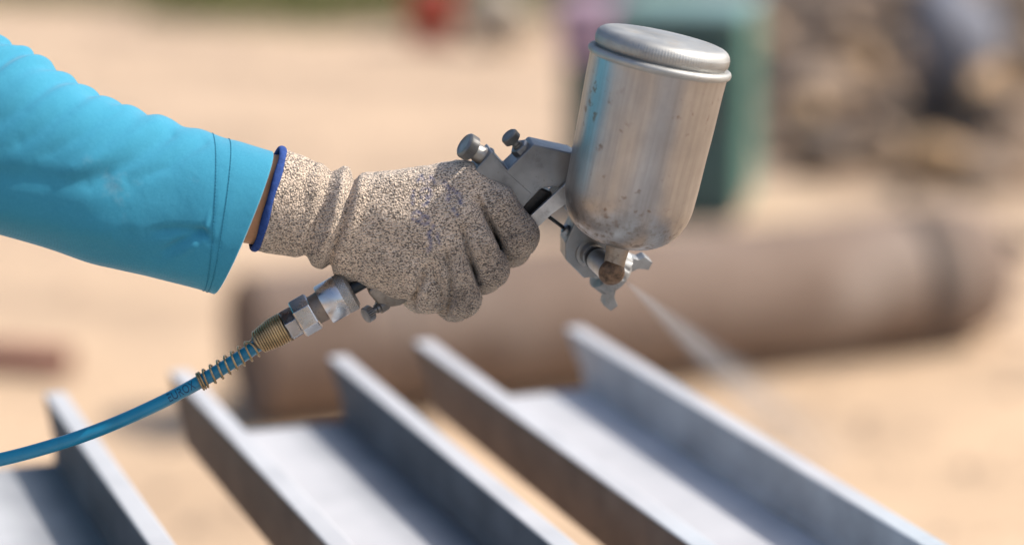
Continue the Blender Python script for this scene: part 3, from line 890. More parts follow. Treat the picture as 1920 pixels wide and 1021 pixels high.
# loose fibres standing off the knit
g_ = np.random.default_rng(12)
me = glove.data
nvx = len(V)
nrmv = np.zeros(nvx * 3, np.float32); me.vertices.foreach_get('normal', nrmv); nrmv = nrmv.reshape(-1, 3)
cov = np.zeros(nvx * 3, np.float32); me.vertices.foreach_get('co', cov); cov = cov.reshape(-1, 3)
pick = g_.choice(nvx, 26000, replace=False)
p_ = cov[pick]; n_ = nrmv[pick]
rv = g_.normal(size=p_.shape); rv /= np.linalg.norm(rv, axis=1)[:, None]
dr = n_ + rv * 0.9; dr /= np.linalg.norm(dr, axis=1)[:, None]
sd = np.cross(dr, rv); sd /= np.linalg.norm(sd, axis=1)[:, None]
ln = g_.uniform(0.0005, 0.0014, len(pick))[:, None]
fv = np.stack([p_ - sd * 0.00006, p_ + sd * 0.00006, p_ + dr * ln], 1).reshape(-1, 3) + np.array(person.location)
ff = np.arange(len(fv)).reshape(-1, 3)
tag(mk('knit_fuzz', fv, ff, M['fuzz'], glove, False), kind='stuff')

# blue binding round the glove's opening
ring = []
for k in range(97):
    a = 2 * math.pi * k / 96
    ring.append(C0 + vv * 97.5 * math.cos(a) + zz * 72.5 * math.sin(a) + AXC * (-2 + 1.5 * math.sin(3 * a)))
ring = np.array(ring)
V, F = [], []
for k in range(96):
    rd = nrm(ring[k] - C0 - AXC * np.dot(ring[k] - C0, AXC))
    for j in range(12):
        b = 2 * math.pi * j / 12
        V.append(ring[k] + rd * (4.2 + 0.7 * math.sin(k * 1.9) + 0.5 * math.sin(k * 0.7)) * math.cos(b) + AXC * (7.4 + 0.7 * math.sin(k * 0.45)) * math.sin(b))
for k in range(96):
    for j in range(12):
        F.append((k * 12 + j, k * 12 + (j + 1) % 12, ((k + 1) % 96) * 12 + (j + 1) % 12, ((k + 1) % 96) * 12 + j))
mk('cuff_binding', W(V), F, M['binding'], glove)

# forearm skin
fa = [C(330, 352, 56), C(430, 366, 36), C(512, 376, 20), C(560, 388, 10)]
V, F = [], []
for i, p in enumerate(fa):
    for k in range(48):
        a = 2 * math.pi * k / 48
        V.append(p + vv * (80, 82, 88, 88)[i] * math.cos(a) + zz * (66 - 1 * i) * math.sin(a))
for i in range(3):
    for k in range(48):
        F.append((i * 48 + k, i * 48 + (k + 1) % 48, (i + 1) * 48 + (k + 1) % 48, (i + 1) * 48 + k))
mk('forearm', W(V), F, M['skin'], person)

# sleeve ------------------------------------------------------------
tx = np.array([-330, -200, -100, 0, 55, 92, 135, 175, 220, 265, 315, 380, 440, 510]); ty = np.array([-85, -30, 20, 76, 100, 124, 148, 170, 190, 211, 228, 248, 263, 284])
bx_ = np.array([-380, -280, -170, -60, 0, 90, 165, 220, 270, 310, 350, 376, 390, 400]); by_ = np.array([330, 365, 400, 425, 440, 466, 492, 505, 516, 526, 536, 543, 547, 550])
NS, NA = 300, 220
q0 = np.linspace(0, 13, NS); ii = np.arange(14)
def smooth1(v, q):
    P = spline(np.stack([v, v], 1), 400)[:, 0]
    return np.interp(q, np.linspace(0, 13, 400), P)
TX, TY, BX, BY = (smooth1(v.astype(float), q0) for v in (tx, ty, bx_, by_))
ZC = np.interp((TX + BX) / 2, [-350, 0, 455], [150, 100, 32])
DH = np.interp((TX + BX) / 2, [-350, 0, 300, 455], [150, 135, 112, 100])
sv = np.zeros((NS, NA, 3))
th = np.linspace(0, 2 * math.pi, NA, endpoint=False)
crest = np.array([-210, -140, -80, -30, 12, 53, 92, 133, 175, 220, 264, 318, 384, 470, 560])
for i in range(NS):
    T = C(TX[i], TY[i], ZC[i]); B = C(BX[i], BY[i], ZC[i])
    cen = (T + B) / 2; hv = (T - B) / 2
    hl = np.linalg.norm(hv); hn = hv / hl
    al = nrm(np.array([-hn[1], hn[0], 0])); al = al if al[0] > 0 else -al
    c_, s_ = np.cos(th), np.sin(th)
    # superellipse, slightly flattened
    ex = 0.92
    cc_ = np.sign(c_) * np.abs(c_) ** ex; ss_ = np.sign(s_) * np.abs(s_) ** ex
    # folds across the top, leaning back down the sleeve
    ang = np.abs(np.arctan2(s_, c_))                       # 0 at the top
    xp = TX[i] + ang * np.interp(TX[i], [0, 300, 420], [95, 80, 30])
    ph = np.interp(xp, crest, np.arange(len(crest)))
    wv = np.cos(2 * math.pi * ph)
    wv = np.where(wv > 0, wv ** 0.8, -np.abs(wv) ** 1.0) 
    amp = np.interp(TX[i], [-300, 0, 200, 330, 420, 455, 512], [8, 7, 6.2, 5.0, 3.0, 0.4, 0])
    ca = np.interp(xp, crest, [1.0, .8, 1.1, .9, 1.15, .85, 1.2, .8, 1.0, .75, 1.1, .9, .7, .3, 0])
    dsp = amp * ca * wv * (0.72 * np.exp(-(ang / 0.42) ** 2) + 0.28 * np.exp(-(ang / 1.0) ** 2))
    # broad soft undulation on the flank
    dsp += np.interp(TX[i], [-300, 300, 430, 512], [5, 4, 1.0, 0.0]) * np.sin(TX[i] * 0.021 + ang * 3.2 + 1.3 * np.sin(ang * 2)) * np.clip((2.9 - ang) / 1.0, 0, 1)
    rad = cc_[:, None] * hv[None] + ss_[:, None] * np.array([0, 0, DH[i]])[None]
    nn = rad / np.linalg.norm(rad, axis=1)[:, None]
    P = cen + rad + nn * dsp[:, None] + al * (0.24 * ss_ * DH[i])[:, None]
    # local puckers by the seam and stitch grooves
    px, py = P[:, 0], P[:, 1]
    front = np.clip((P[:, 2] - ZC[i]) / 30, 0, 1)
    loc = np.zeros(NA)
    for pts, a_, sg in (([(400, 440), (360, 458), (318, 482)], -8, 9), ([(398, 436), (350, 434), (300, 440)], -6, 9), ([(404, 430), (398, 452)], 3, 5), ([(404, 446), (425, 462)], -3.5, 6),
                        ([(380, 458), (340, 486)], 4, 9), ([(310, 240), (240, 295), (150, 345)], 5, 15), ([(335, 258), (275, 308), (205, 350)], -5, 13), ([(392, 272), (335, 318), (275, 348)], -4, 12),
                        ([(135, 160), (85, 215), (25, 262)], -5, 13), ([(62, 105), (15, 170), (-40, 230)], -6, 11), ([(-40, 330), (120, 345), (260, 352)], -5, 22), ([(0, 392), (170, 428), (270, 440)], 5, 26), ([(190, 188), (130, 245), (60, 300)], -4, 12), ([(245, 212), (190, 262), (110, 315)], -3.5, 12), ([(404, 430), (412, 400)], 2.0, 4)):
        e = np.minimum(1, 0.2 + np.hypot(px - pts[-1][0], py - pts[-1][1]) / 40)
        loc += 1.15 * a_ * np.exp(-(poly_dist(px, py, pts) / sg) ** 2) * e
    P += nn * (loc * front)[:, None]
    sv[i] = P
# seam groove, hem lip
def seam_i(frac): return int(frac * (NS - 1))
hem_len = np.linalg.norm(sv[-1, 0] - sv[-40, 0])
arcl = np.concatenate([[0], np.cumsum(np.linalg.norm(np.diff(sv.mean(1), axis=0), axis=1))]); arcl = arcl[-1] - arcl
cenl = sv.mean(1)
for i in range(NS):
    g = -0.35 * math.exp(-((arcl[i] - 66) / 3.2) ** 2) - 0.3 * math.exp(-((arcl[i] - 47) / 3.2) ** 2) + 0.5 * min(1, max(0, (68 - arcl[i]) / 4))
    nn = sv[i] - cenl[i]; nn /= np.linalg.norm(nn, axis=1)[:, None]
    sv[i] += nn * g
inner = []
for i in range(NS - 1, NS - 60, -2):
    nn = sv[i] - cenl[i]; nn /= np.linalg.norm(nn, axis=1)[:, None]
    inner.append(sv[i] - nn * 5)
lip = sv[-1] + (sv[-1] - sv[-2]) / np.linalg.norm(sv[-1] - sv[-2], axis=1)[:, None] * 2.0 - (sv[-1] - cenl[-1]) / np.linalg.norm(sv[-1] - cenl[-1], axis=1)[:, None] * 2.5
allr = np.concatenate([sv, lip[None], np.array(inner)])
n1 = len(allr)
q = np.array([(i * NA + k, i * NA + (k + 1) % NA, (i + 1) * NA + (k + 1) % NA, (i + 1) * NA + k) for i in range(n1 - 1) for k in range(NA)])
sleeve = mk_quads('shirt_sleeve', W(allr.reshape(-1, 3)), q, M['sleeve'], person)
# stitching: two rows of short threads
parts = []
for target in (66, 47):
    i = int(np.argmin(np.abs(arcl - target)))
    nn = sv[i] - cenl[i]; nn /= np.linalg.norm(nn, axis=1)[:, None]
    row = np.vstack([sv[i] + nn * 0.9, (sv[i] + nn * 0.9)[:1]])
    L = np.concatenate([[0], np.cumsum(np.linalg.norm(np.diff(row, axis=0), axis=1))])
    s0 = 0.0
    while s0 < L[-1] - 6:
        a = np.array([np.interp(s0, L, row[:, j]) for j in range(3)]); b = np.array([np.interp(s0 + 4.6, L, row[:, j]) for j in range(3)])
        parts.append(tube([a, (a + b) / 2, b], 0.75, 5)); s0 += 6.6
V, F = join(parts)
tag(mk('stitching', W(V), F, M['thread'], sleeve), kind='stuff')

# the rest of the worker, standing to the left of the picture
def body_mesh(name, lo, hi, h, fn, mat_, par=person, nz=0.004):
    fl = Field(lo, hi, h); arr = np.full(tuple(fl.n), 1.0, np.float32)
    fn(fl, arr)
    arr += nz * fl.noise(0.09, 3) * 2
    V, Q = surface_nets(arr, fl.lo, fl.h)
    return mk_quads(name, V, Q, mat_, par)
elb = W(C(-215, 165, 130))[0]
sh = np.array([-0.66, 1.60, 1.45])
X0, Y0 = feet[0], feet[1] + 0.06
def shirt(fl, a):
    A_ = lambda p, r, q, s_, k=0.06, sc=(1, 1, 1): add_cone(fl, a, p, r, q, s_, k, 0.2, sc)
    A_((X0 - .02, Y0, .98), .15, (X0 - .01, Y0, 1.30), .155, .08, (0.8, 1.12, 1))
    A_((X0, Y0 - .11, 1.42), .085, (X0, Y0 + .13, 1.42), .085, .1)
    A_((X0, Y0, 1.42), .075, (X0 + .02, Y0, 1.52), .062)
    A_((X0, Y0 - .13, 1.43), .085, elb, .060)
    A_(elb, .06, W(C(-170, 190, 120))[0], .046)
    A_((X0, Y0 + .19, 1.42), .08, (X0 - .03, Y0 + .26, 1.12), .06)
    A_((X0 - .03, Y0 + .26, 1.12), .06, (X0 + .10, Y0 + .24, .92), .05)
body_mesh('shirt', (X0 - .3, Y0 - .42, .78), (W(C(-20, 240, 100))[0][0] + .05, Y0 + .4, 1.62), 0.011, shirt, M['sleeve'])
def trous(fl, a):
    A_ = lambda p, r, q, s_, k=0.05: add_cone(fl, a, p, r, q, s_, k, 0.2)
    A_((X0 - .02, Y0 - .05, .97), .13, (X0 - .02, Y0 + .05, .97), .13)
    for sy in (-1, 1):
        A_((X0 - .02, Y0 + sy * .09, .90), .10, (X0 + .02, Y0 + sy * .11, .50), .075)
        A_((X0 + .02, Y0 + sy * .11, .50), .075, (X0 - .04, Y0 + sy * .12, .09), .062)
body_mesh('trousers', (X0 - .25, Y0 - .3, .04), (X0 + .25, Y0 + .3, 1.14), 0.011, trous, M['trouser'])
def head(fl, a):
    A_ = lambda p, r, q, s_, k=0.03: add_cone(fl, a, p, r, q, s_, k, 0.1)
    A_((X0 + .02, Y0, 1.50), .055, (X0 + .035, Y0, 1.60), .052)
    A_((X0 + .03, Y0, 1.66), .088, (X0 + .045, Y0, 1.62), .075)
    A_((X0 + .06, Y0, 1.585), .045, (X0 + .075, Y0, 1.57), .035)
    A_((X0 + .118, Y0, 1.645), .009, (X0 + .135, Y0, 1.615), .014, .015)
    A_((X0 + .10, Y0 - .02, 1.575), .010, (X0 + .10, Y0 + .02, 1.575), .010, .012)
    for sy in (-1, 1):
        A_((X0 + .03, Y0 + sy * .086, 1.645), .014, (X0 + .028, Y0 + sy * .088, 1.605), .012, .012)
        A_((X0 + .1, Y0 + sy * .033, 1.665), .012, (X0 + .1, Y0 + sy * .02, 1.665), .012, .012)
body_mesh('head', (X0 - .12, Y0 - .16, 1.44), (X0 + .2, Y0 + .16, 1.82), 0.0065, head, M['skin'], nz=0.001)
def hair(fl, a):
    add_cone(fl, a, (X0 + .005, Y0, 1.69), .098, (X0 - .02, Y0, 1.64), .085, .03, .1)
hr = body_mesh('hair', (X0 - .16, Y0 - .16, 1.52), (X0 + .16, Y0 + .16, 1.83), 0.0075, hair, M['hair'], nz=0.012)
def lhand(fl, a):
    b = np.array([X0 + .115, Y0 + .237, .90])
    add_cone(fl, a, b, .036, b + (0.05, -.006, -.07), .034, .02, .05)
    for k in range(4):
        o = np.array([0.055, -0.03 + k * .019, -.08]); add_cone(fl, a, b + o, .0115, b + o + (.02, -.004, -.05), .010, .006, .03); add_cone(fl, a, b + o + (.02, -.004, -.05), .010, b + o + (.01, -.02, -.078), .009, .006, .03)
    add_cone(fl, a, b + (.03, -.03, -.02), .014, b + (.07, -.05, -.07), .011, .01, .03)
body_mesh('left_glove', (X0 + .05, Y0 + .13, .70), (X0 + .25, Y0 + .34, .97), 0.0045, lhand, M['glove'], nz=0.001)
for sy in (-1, 1):
    def boot(fl, a, sy=sy):
        y_ = Y0 + sy * .12
        add_cone(fl, a, (X0 - .04, y_, .16), .055, (X0 - .045, y_, .055), .05, .03, .1)
        add_cone(fl, a, (X0 - .05, y_, .045), .045, (X0 + .12, y_, .038), .04, .03, .1)
        zz_ = fl.ax[2][None, None, :]
        np.maximum(a, -(zz_ - 0.002), out=a)
    body_mesh('boot', (X0 - .16, Y0 + sy * .12 - .12, -.02), (X0 + .22, Y0 + sy * .12 + .12, .25), 0.009, boot, M['boot'], nz=0.0)

# ------------------------------------------------------------------ spray gun
GN = nrm((0.212, 0.377, 0.901))          # normal of the gun's side (hand frame, y down)
GF = nrm((0.74, 0.54, -0.40))            # spray direction
def gz(x, y): return -(GN[0] * (x - 950) + GN[1] * (y - 350)) / GN[2]
gun_base = W(C(720, 575, gz(720, 575)))[0]
gun = empty('spray_gun', gun_base, 'worn grey metal spray gun with a paint cup, gripped by the gloved hand', 'spray gun')

def plate(name, poly, z0, z1, m, par=gun, bv=3.0, seg=3):
    """outline seen on the face at offset z1 along the side normal"""
    V, n = [], len(poly)
    for off in (z1, z0):
        for (x, y) in poly:
            xc, yc = x - GN[0] * z1, y - GN[1] * z1
            p = C(xc, yc, gz(xc, yc))
            V.append(p + GN * off)
    F = [tuple(range(n)), tuple(range(2 * n - 1, n - 1, -1))] + [(i, i + n, (i + 1) % n + n, (i + 1) % n) for i in range(n)]
    o = mk(name, W(V), F, m, par, False)
    bm = bmesh.new(); bm.from_mesh(o.data); bmesh.ops.recalc_face_normals(bm, faces=bm.faces); bm.to_mesh(o.data); bm.free()
    return bevel(o, bv * S, seg, 25)

def lt(name, base, axis, prof, m, par=gun, seg=48, mod=None, rot=0.0, smooth=True, bv=0):
    V, F = lathe(base, axis, prof, seg, mod, rot)
    o = mk(name, W(V), F, m, par, smooth)
    if bv: bevel(o, bv * S, 2, 40)
    elif smooth:
        e = o.modifiers.new('edges', 'EDGE_SPLIT'); e.split_angle = R(13 if name == 'knob_cap' else 42)
    return o

body_poly = [(922, 285), (952, 319), (1000, 272), (1073, 288), (1125, 318), (1152, 385), (1152, 480), (1124, 518), (1095, 522), (1060, 487),
             (1060, 456), (1076, 420), (1073, 406), (1056, 390), (1060, 372), (1046, 350), (1014, 355), (983, 388), (962, 424), (915, 425), (880, 365), (893, 318)]
plate('gun_body', body_poly, -24, 24, M['cast'])
plate('body_shoulder', [(919, 290), (950, 323), (996, 364), (983, 386), (960, 420), (915, 422), (884, 365), (895, 321)], 20, 24.9, M['cast'], bv=0.6)
plate('grip', [(905, 352), (972, 408), (900, 482), (752, 574), (716, 580), (690, 548)], -20, 18, M['oldbrass'], bv=7)
plate('black_insert', [(978, 392), (1012, 352), (1036, 362), (1034, 392), (1002, 416)], -16, 16, M['black'], bv=4)
trg = plate('trigger', [(996, 404), (1061, 345), (1088, 340), (1092, 362), (1070, 377), (1034, 403), (1006, 429), (985, 452), (968, 440)], 27, 34, M['trigger_bright'], bv=1.2)
plate('trigger_plate', [(986, 394), (1051, 335), (1078, 330), (1082, 352), (1060, 367), (1024, 393), (996, 419), (975, 442), (958, 430)], -31, -25, M['trigger'], trg, bv=1.5)
plate('trigger_bridge', [(992, 424), (1000, 416), (1008, 428), (988, 452), (976, 446)], -26, 27, M['trigger'], trg, bv=1.5)
# needle rod and its packing nut
p0 = C(1015, 396, gz(1015, 396) + 4); p1 = C(1066, 434, gz(1066, 434) + 4)
V, F = tube([p0, p1], 3.6, 16); mk('needle_rod', W(V), F, M['rod'], gun)
lt('packing_nut', C(1056, 427, gz(1056, 427) + 4), GF, [(0, 7), (2, 10), (12, 11), (16, 11)], M['cast'], seg=24)

# rear fluid knob
ax1 = nrm((-0.76, -0.48, 0.40))
kb = C(914, 299, gz(914, 299))
lt('collar', kb, ax1, [(-14, 15), (-1, 17), (0, 21), (2, 22.5), (6, 22.5), (7.5, 21), (8, 18)], M['cast'])
stem = lt('fluid_knob_stem', kb, ax1, [(6, 18), (8, 18.5), (26, 16.5), (34, 15), (38, 13)], M['knobrust'])
knurl = lambda n, d: (lambda t, a, i, k: 1.0)
def kn(seg_t, depth, lo, hi):
    return lambda t, a, i, k: (1 - depth * (1 if (k % 3 == 0) else 0)) if lo <= t <= hi else 1.0
cap1 = lt('knob_cap', kb, ax1, [(34, 16), (35, 22), (37, 24.5), (37.5, 25), (52, 25), (54, 24), (57, 20.5), (57.5, 18.5), (56, 17.5), (55.6, 2)], M['knob'], stem, 108, kn(0, 0.11, 37.4, 52.1))
# pattern knob
ax2 = nrm((-0.60, -0.66, 0.44))
kb2 = C(978, 281, gz(978, 281) + 2)
nut = lt('hex_nut', kb2, ax2, [(-10, 16), (0, 18.5), (10, 18.5), (12, 16)], M['cast'], seg=6, smooth=False, bv=1.2)
st2 = lt('pattern_knob_stem', kb2, ax2, [(10, 10), (16, 10), (17, 8), (27, 8)], M['knob'])
lt('knob_cap', kb2, ax2, [(24, 8), (25, 14), (27, 17), (38, 17), (40, 16), (42, 13.5), (41.2, 12.5), (40.8, 1)], M['knob'], st2, 84, kn(0, 0.12, 26.9, 38.1))
# hook stub showing over the glove
lt('hook_stub', C(852, 306, -30), (-0.5, -0.8, 0.3), [(-14, 9), (0, 9), (3, 8), (4, 1)], M['knob'], seg=24)

# inlet boss, seal and elbow under the cup
E0 = C(1106, 473, gz(1106, 473) + 20); E1 = C(1148, 511, 26)
ed = nrm(E1 - E0); el = np.linalg.norm(E1 - E0)
lt('inlet_boss', E0, ed, [(-14, 31), (1, 31), (4, 29), (5, 23), (18, 22), (19, 18)], M['trigger'])
lt('lock_nut', E0, ed, [(16, 21), (26, 21), (28, 20)], M['cast'], seg=6, smooth=False, bv=1)
lt('seal_ring', E0, ed, [(28, 19), (29, 22.5), (36, 22.5), (37, 19)], M['black'])
elbow = lt('elbow', E0, ed, [(36, 20), (38, 22), (el - 14, 23.4), (el - 4, 24)], M['trigger'])
lt('elbow_cap', E0, ed, [(el - 8, 23.6), (el - 6, 25.5)] + [(el - 6 + 25.5 * math.sin(q), 25.5 * math.cos(q) + 0.3) for q in np.linspace(0.15, 1.56, 12)], M['ball'], elbow)

# paint cup
UPC = nrm((0.205, -0.952, 0.225))
top_c = C(1247, 70, 118)
def cb_(t): return top_c - UPC * t
def cup_mod(t, a, i, k): return 1 + 0.0035 * math.sin(3 * a + t * 0.02) + 0.002 * math.sin(7 * a - t * 0.05)
prof = [(396 + 2, 20)]
T1 = 292
Rb = 121.5
for q in np.linspace(0.02, 1, 26):
    a = q * math.pi / 2
    prof.append((T1 + 106 * math.cos(a) ** 0.92 if a < math.pi / 2 - 1e-3 else T1, max(20, Rb * math.sin(a) ** 0.80)))
for t_ in np.linspace(T1 - 12, 54, 22): prof.append((t_, Rb + (128 - Rb) * (T1 - t_) / (T1 - 54)))
prof += [(50, 128.3), (40, 127)]
cup = lt('paint_cup', top_c, -UPC, prof, M['cup'], gun, 128, cup_mod)
me = cup.data
co = np.zeros(len(me.vertices) * 3); me.vertices.foreach_get('co', co)
tt_ = np.array([p[0] for p in prof for _ in range(128)] + [prof[0][0], prof[-1][0]])
a_ = me.attributes.new('dirt', 'FLOAT', 'POINT'); a_.data.foreach_set('value', np.clip((tt_ - 285) / 95, 0, 1).astype(np.float32) * 1.0)
lt('cup_neck', top_c, -UPC, [(384, 34), (392, 26), (400, 22), (424, 20), (440, 20)], M['oldbrass'], cup)
bead = [(38 + 7 - 7.5 * math.cos(b), 128 + 6.2 * math.sin(b)) for b in np.linspace(0, math.pi, 13)]
lt('rim_bead', top_c, -UPC, bead, M['lid'], cup, 128)
lidp = [(-1, 1), (-0.6, 60), (0, 96), (0.8, 108), (2.5, 114), (6, 119.5), (11, 123.5), (16, 125), (17, 125.4)] + [(t_, 125.6) for t_ in (18, 22, 27)] + [(28, 125.2), (32, 124), (35, 121), (37, 119.5), (46, 119.5)]
def lid_mod(t, a, i, k):
    if 7 <= t <= 33: return 1 - 0.010 * (k % 4 == 0) - 0.004 * (k % 4 in (1, 3))
    if t < 1 : return 1.0
    return 1 + 0.002 * math.sin(5 * a)
lt('cup_lid', top_c, -UPC, lidp, M['lid'], cup, 560, lid_mod)

# air cap with two horns
A0 = C(1146, 506, gz(1146, 506) - 4)
qd = nrm(np.cross(GN, GF)); qd = qd if qd[1] > 0 else -qd        # in the side plane, across the axis
def flute(t, a, i, k): return 1 - 0.07 * (0.5 + 0.5 * math.cos(16 * a)) ** 4 if -12 < t < 13 else 1.0
capr = lt('lock_ring', A0, GF, [(-34, 28), (-18, 32), (-15, 42), (-13, 47), (-10, 48), (10, 48), (13, 46.5), (15, 40), (15.5, 30)], M['cap_metal'], gun, 112, flute)
ac = lt('air_cap', A0, GF, [(13, 36), (20, 35.5), (24, 33), (25, 18), (30, 12), (34, 8), (34.5, 1)], M['cap_metal'])
wd = np.cross(GF, qd)
for s_ in (-1, 1):
    pr_ = [(12, 24), (12, 46), (24, 50), (30, 62), (50, 62), (54, 46), (36, 36), (28, 22)]
    V, n = [], len(pr_)
    for off in (14, -14):
        for (a, b) in pr_: V.append(A0 + GF * a + qd * s_ * b + wd * off)
    F = [tuple(range(n)), tuple(range(2 * n - 1, n - 1, -1))] + [(i, i + n, (i + 1) % n + n, (i + 1) % n) for i in range(n)]
    o = mk('horn', W(V), F, M['cap_metal'], ac, False)
    bm = bmesh.new(); bm.from_mesh(o.data); bmesh.ops.recalc_face_normals(bm, faces=bm.faces); bm.to_mesh(o.data); bm.free()
    bevel(o, 0.8 * S, 2)

# air valve knob and nipple at the foot of the grip
vk = C(712, 575, gz(716, 570) + 10)
ax3 = nrm((-0.72, 0.45, 0.45))
vs = lt('valve_stem', vk, ax3, [(-14, 13), (2, 13), (4, 9), (9, 9), (10, 6.5), (22, 6.5)], M['knob'], seg=24)
lt('knob_cap', vk, ax3, [(18, 8), (19, 13), (21, 15.5), (33, 15.5), (35, 14), (36, 8), (35.4, 1)], M['knob'], vs, 72, kn(0, 0.13, 20.9, 33.1))
HD = nrm((-0.868, 0.494, 0.03))
H0 = C(660, 541, gz(664, 545) + 4)
lt('air_nipple', H0 - HD * 46, HD, [(0, 15), (18, 15), (20, 12), (46, 12)], M['rod'], seg=24)

# ------------------------------------------------------------------ air hose
hose_pts = [H0 + HD * 130, C(492, 641, -6), C(455, 666, -5), C(415, 691, -3), C(375, 715, 0), C(310, 750, 6), C(230, 787, 16), C(150, 818, 28), C(70, 843, 42), C(0, 861, 55), C(-110, 884, 78), C(-260, 930, 105),
            C(-430, 1060, 120), C(-560, 1350, 120), C(-620, 1900, 100), C(-640, 2600, 60)]
path = spline(hose_pts, 360)
hose_end = W(path[-1])[0]
ground_pt = np.array([hose_end[0], hose_end[1], 0.012])
hose = empty('air_hose', (hose_end[0], hose_end[1], 0.0), 'bright blue air hose with steel coupler and brass spring, plugged into the spray gun', 'hose')
wp = W(path)
tail = spline([wp[-6], wp[-1], wp[-1] * [1, 1, 0] + [-.01, -.02, 0.25], np.array([hose_end[0] - .06, hose_end[1] - .06, 0.03]), ground_pt + [-.25, -.2, -0.002], ground_pt + [-.8, -.35, -0.002], ground_pt + [-1.5, -.9, -0.002]], 80)[20:]
wp = np.vstack([wp, tail])
V, F = tube(wp, 12.6 * S, 28)
tubeo = mk('hose_tube', V, F, M['hose'], hose)
def hl(name, prof, m, par=hose, seg=64, mod=None, rot=0, smooth=True, bv=0): return lt(name, H0, HD, prof, m, par, seg, mod, rot, smooth, bv)
def dia(t, a, i, k):
    return 1.0 + 0.02 * (((k + i) % 4 == 0) - ((k + i) % 4 == 2)) * 0.9 + 0.02 * (((k - i) % 4 == 0) - ((k - i) % 4 == 2)) * 0.9
col = hl('coupler_sleeve', [(22, 30), (22.2, 38), (24, 39), (60, 39), (62, 38), (62.3, 33)], M['steel'])
hl('knurled_collar', [(0, 24), (0.5, 33), (4, 37)] + [(t_, 38.6) for t_ in np.linspace(5, 22, 12)] + [(22.4, 36)], M['trigger'], col, 132, lambda t, a, i, k: dia(t, a, i, k) if 4.5 < t < 22.2 else 1.0)
hl('coupler_neck', [(58, 30), (64, 29), (80, 28), (84, 30), (90, 30)], M['brownneck'])
hl('hex_nut', [(82, 33), (85, 37.5), (116, 37.5), (119, 34)], M['steel'], hose, 6, None, R(8), False, 1.4)
hl('hex_nut', [(117, 29), (119, 32), (141, 32), (143, 29)], M['steel'], hose, 6, None, R(27), False, 1.2)
hl('ferrule', [(140, 22), (150, 22), (205, 15), (210, 13)], M['brownneck'])
# brass spring guard: wound tight over the ferrule, then opening out along the hose
axis_p = np.vstack([H0 + HD * np.linspace(143, 205, 40)[:, None], path[np.argmin(np.linalg.norm(path - (H0 + HD * 208), axis=1)):][:130]])
AL = np.concatenate([[0], np.cumsum(np.linalg.norm(np.diff(axis_p, axis=0), axis=1))])
turn = []
s_now, a_now = 0.0, 0.0
while True:
    n_t = a_now / (2 * math.pi)
    if n_t < 13: pitch = 4.7
    elif n_t < 21.0: pitch = min(15.8, 4.7 + (n_t - 13) * 30)
    else: pitch = 4.4
    if n_t > 23.2: break
    rr = 28 if n_t < 5 else (np.interp(n_t, [5, 13, 14, 21], [28, 21, 18.5, 17.0]) if n_t < 21 else 16.6)
    c = np.array([np.interp(s_now, AL, axis_p[:, j]) for j in range(3)])
    td = nrm(np.array([np.interp(s_now + 3, AL, axis_p[:, j]) - np.interp(s_now - 3, AL, axis_p[:, j]) for j in range(3)]))
    uu = nrm(np.cross(td, (0, 0, 1))); v2 = np.cross(td, uu)
    turn.append(c + (uu * math.cos(a_now) + v2 * math.sin(a_now)) * rr)
    a_now += 2 * math.pi / 30; s_now += pitch / 30
V, F = tube(np.array(turn), 2.05, 8)
mk('spring_guard', W(V), F, M['brass'], hose)

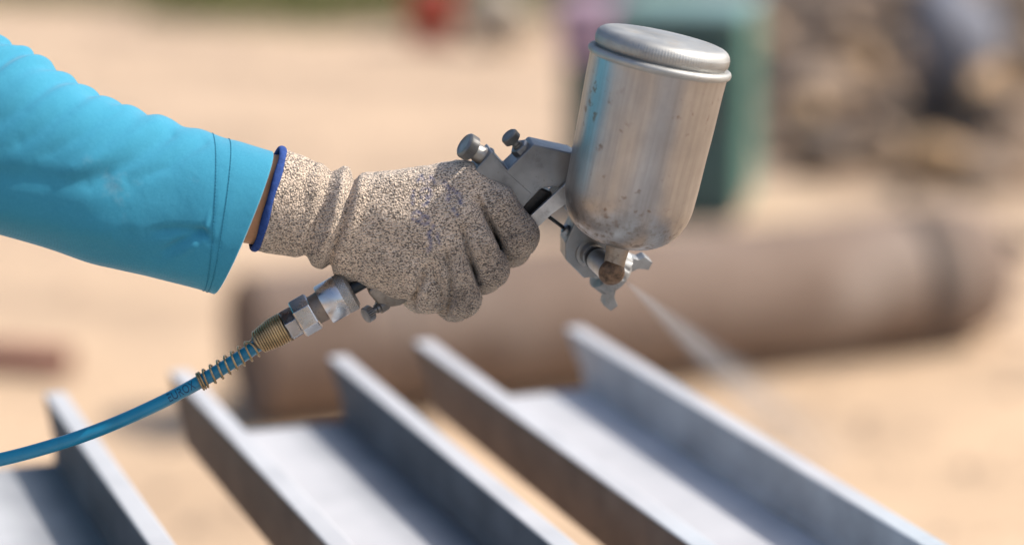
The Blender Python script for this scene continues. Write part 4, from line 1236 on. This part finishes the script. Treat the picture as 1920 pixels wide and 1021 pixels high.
# raised print on the hose
cu = bpy.data.curves.new('print', 'FONT'); cu.body = 'EUROX'; cu.size = 1.0; cu.resolution_u = 3
to = bpy.data.objects.new('print_tmp', cu); COL.objects.link(to)
bpy.context.view_layer.update()
me = bpy.data.meshes.new_from_object(to.evaluated_get(bpy.context.evaluated_depsgraph_get()))
bm = bmesh.new(); bm.from_mesh(me)
bmesh.ops.subdivide_edges(bm, edges=bm.edges[:], cuts=1)
bmesh.ops.triangulate(bm, faces=bm.faces[:])
tv = np.array([v.co[:] for v in bm.verts]); tf = [tuple(v.index for v in q.verts) for q in bm.faces]; bm.free()
bpy.data.objects.remove(to)
wt = tv[:, 0].max(); ht = 0.70
i0 = np.argmin(np.linalg.norm(path - C(316, 747, 6), axis=1)); i1 = np.argmin(np.linalg.norm(path - C(364, 721, 1), axis=1))
PV = []
for (x_, y_, _) in tv:
    q = i0 + (i1 - i0) * x_ / wt
    k = int(q); fr = q - k; sgn = 1 if i1 > i0 else -1
    p = path[k] * (1 - fr) + path[k + 1] * fr
    td = nrm(path[i1] - path[i0]); nz_ = np.array([0, 0, 1.0]); upv = nrm(np.cross(td, nz_)); upv = upv if upv[1] < 0 else -upv
    fz = nrm(np.cross(upv, td)); fz = fz if fz[2] > 0 else -fz
    ang = (y_ / ht - 0.5) * 1.35 + 0.12
    PV.append(p + (upv * math.sin(ang) + fz * math.cos(ang)) * 12.85)
mk('print_lettering', W(PV), tf, M['print'], tubeo, False)

# ------------------------------------------------------------------ paint mist
t = NT('paint_mist')
t.t.nodes.remove(t.b)
vol = t.n('ShaderNodeVolumePrincipled')
vol.inputs['Color'].default_value = (0.95, 0.95, 0.96, 1)
vol.inputs['Anisotropy'].default_value = 0.3
co = t.n('ShaderNodeTexCoord').outputs['Object']
x_, y_, z_ = t.sep(co)
r2 = t.math('SQRT', t.math('ADD', t.math('MULTIPLY', x_, x_), t.math('MULTIPLY', y_, y_)))
rel = t.math('DIVIDE', r2, t.math('ADD', t.math('MULTIPLY', z_, 0.20), 0.0018))
core = t.ramp(rel, [(0.0, 1.0), (0.3, 0.55), (0.6, 0.16), (0.85, 0.03), (1.0, 0.0)])
fall = t.ramp(t.math('DIVIDE', z_, 0.30), [(0.0, 1.0), (0.12, 0.42), (0.32, 0.17), (0.55, 0.055), (0.8, 0.0)])
ns = t.ramp(t.noise(30, 5, 0.7, co=t.coord((5, 5, 0.9))), [(0.35, 0.5), (0.7, 1.25)])
den = t.math('MULTIPLY', t.math('MULTIPLY', core, fall), t.math('MULTIPLY', ns, 170.0))
t.L(den, vol.inputs['Density'])
t.L(vol.outputs[0], t.out.inputs['Volume'])
N0 = A0 + GF * 36
SD = nrm((0.70, 0.61, -0.37))
Vv, Ff = lathe((0, 0, 0), (0, 0, 1), [(0, 0.0019), (0.05, 0.0120), (0.15, 0.0320), (0.30, 0.0620)], 40)
me = bpy.data.meshes.new('paint_mist'); me.from_pydata(Vv.tolist(), [], Ff); me.materials.append(t.m)
mist = bpy.data.objects.new('paint_mist', me); COL.objects.link(mist)
a = W(N0)[0]; b = W(N0 + SD * 100)[0]
mist.location = a
mist.rotation_euler = Vector(b - a).to_track_quat('Z', 'Y').to_euler()
tag(mist, 'fine white paint mist jetting from the nozzle toward the channels', 'paint mist', kind='stuff')
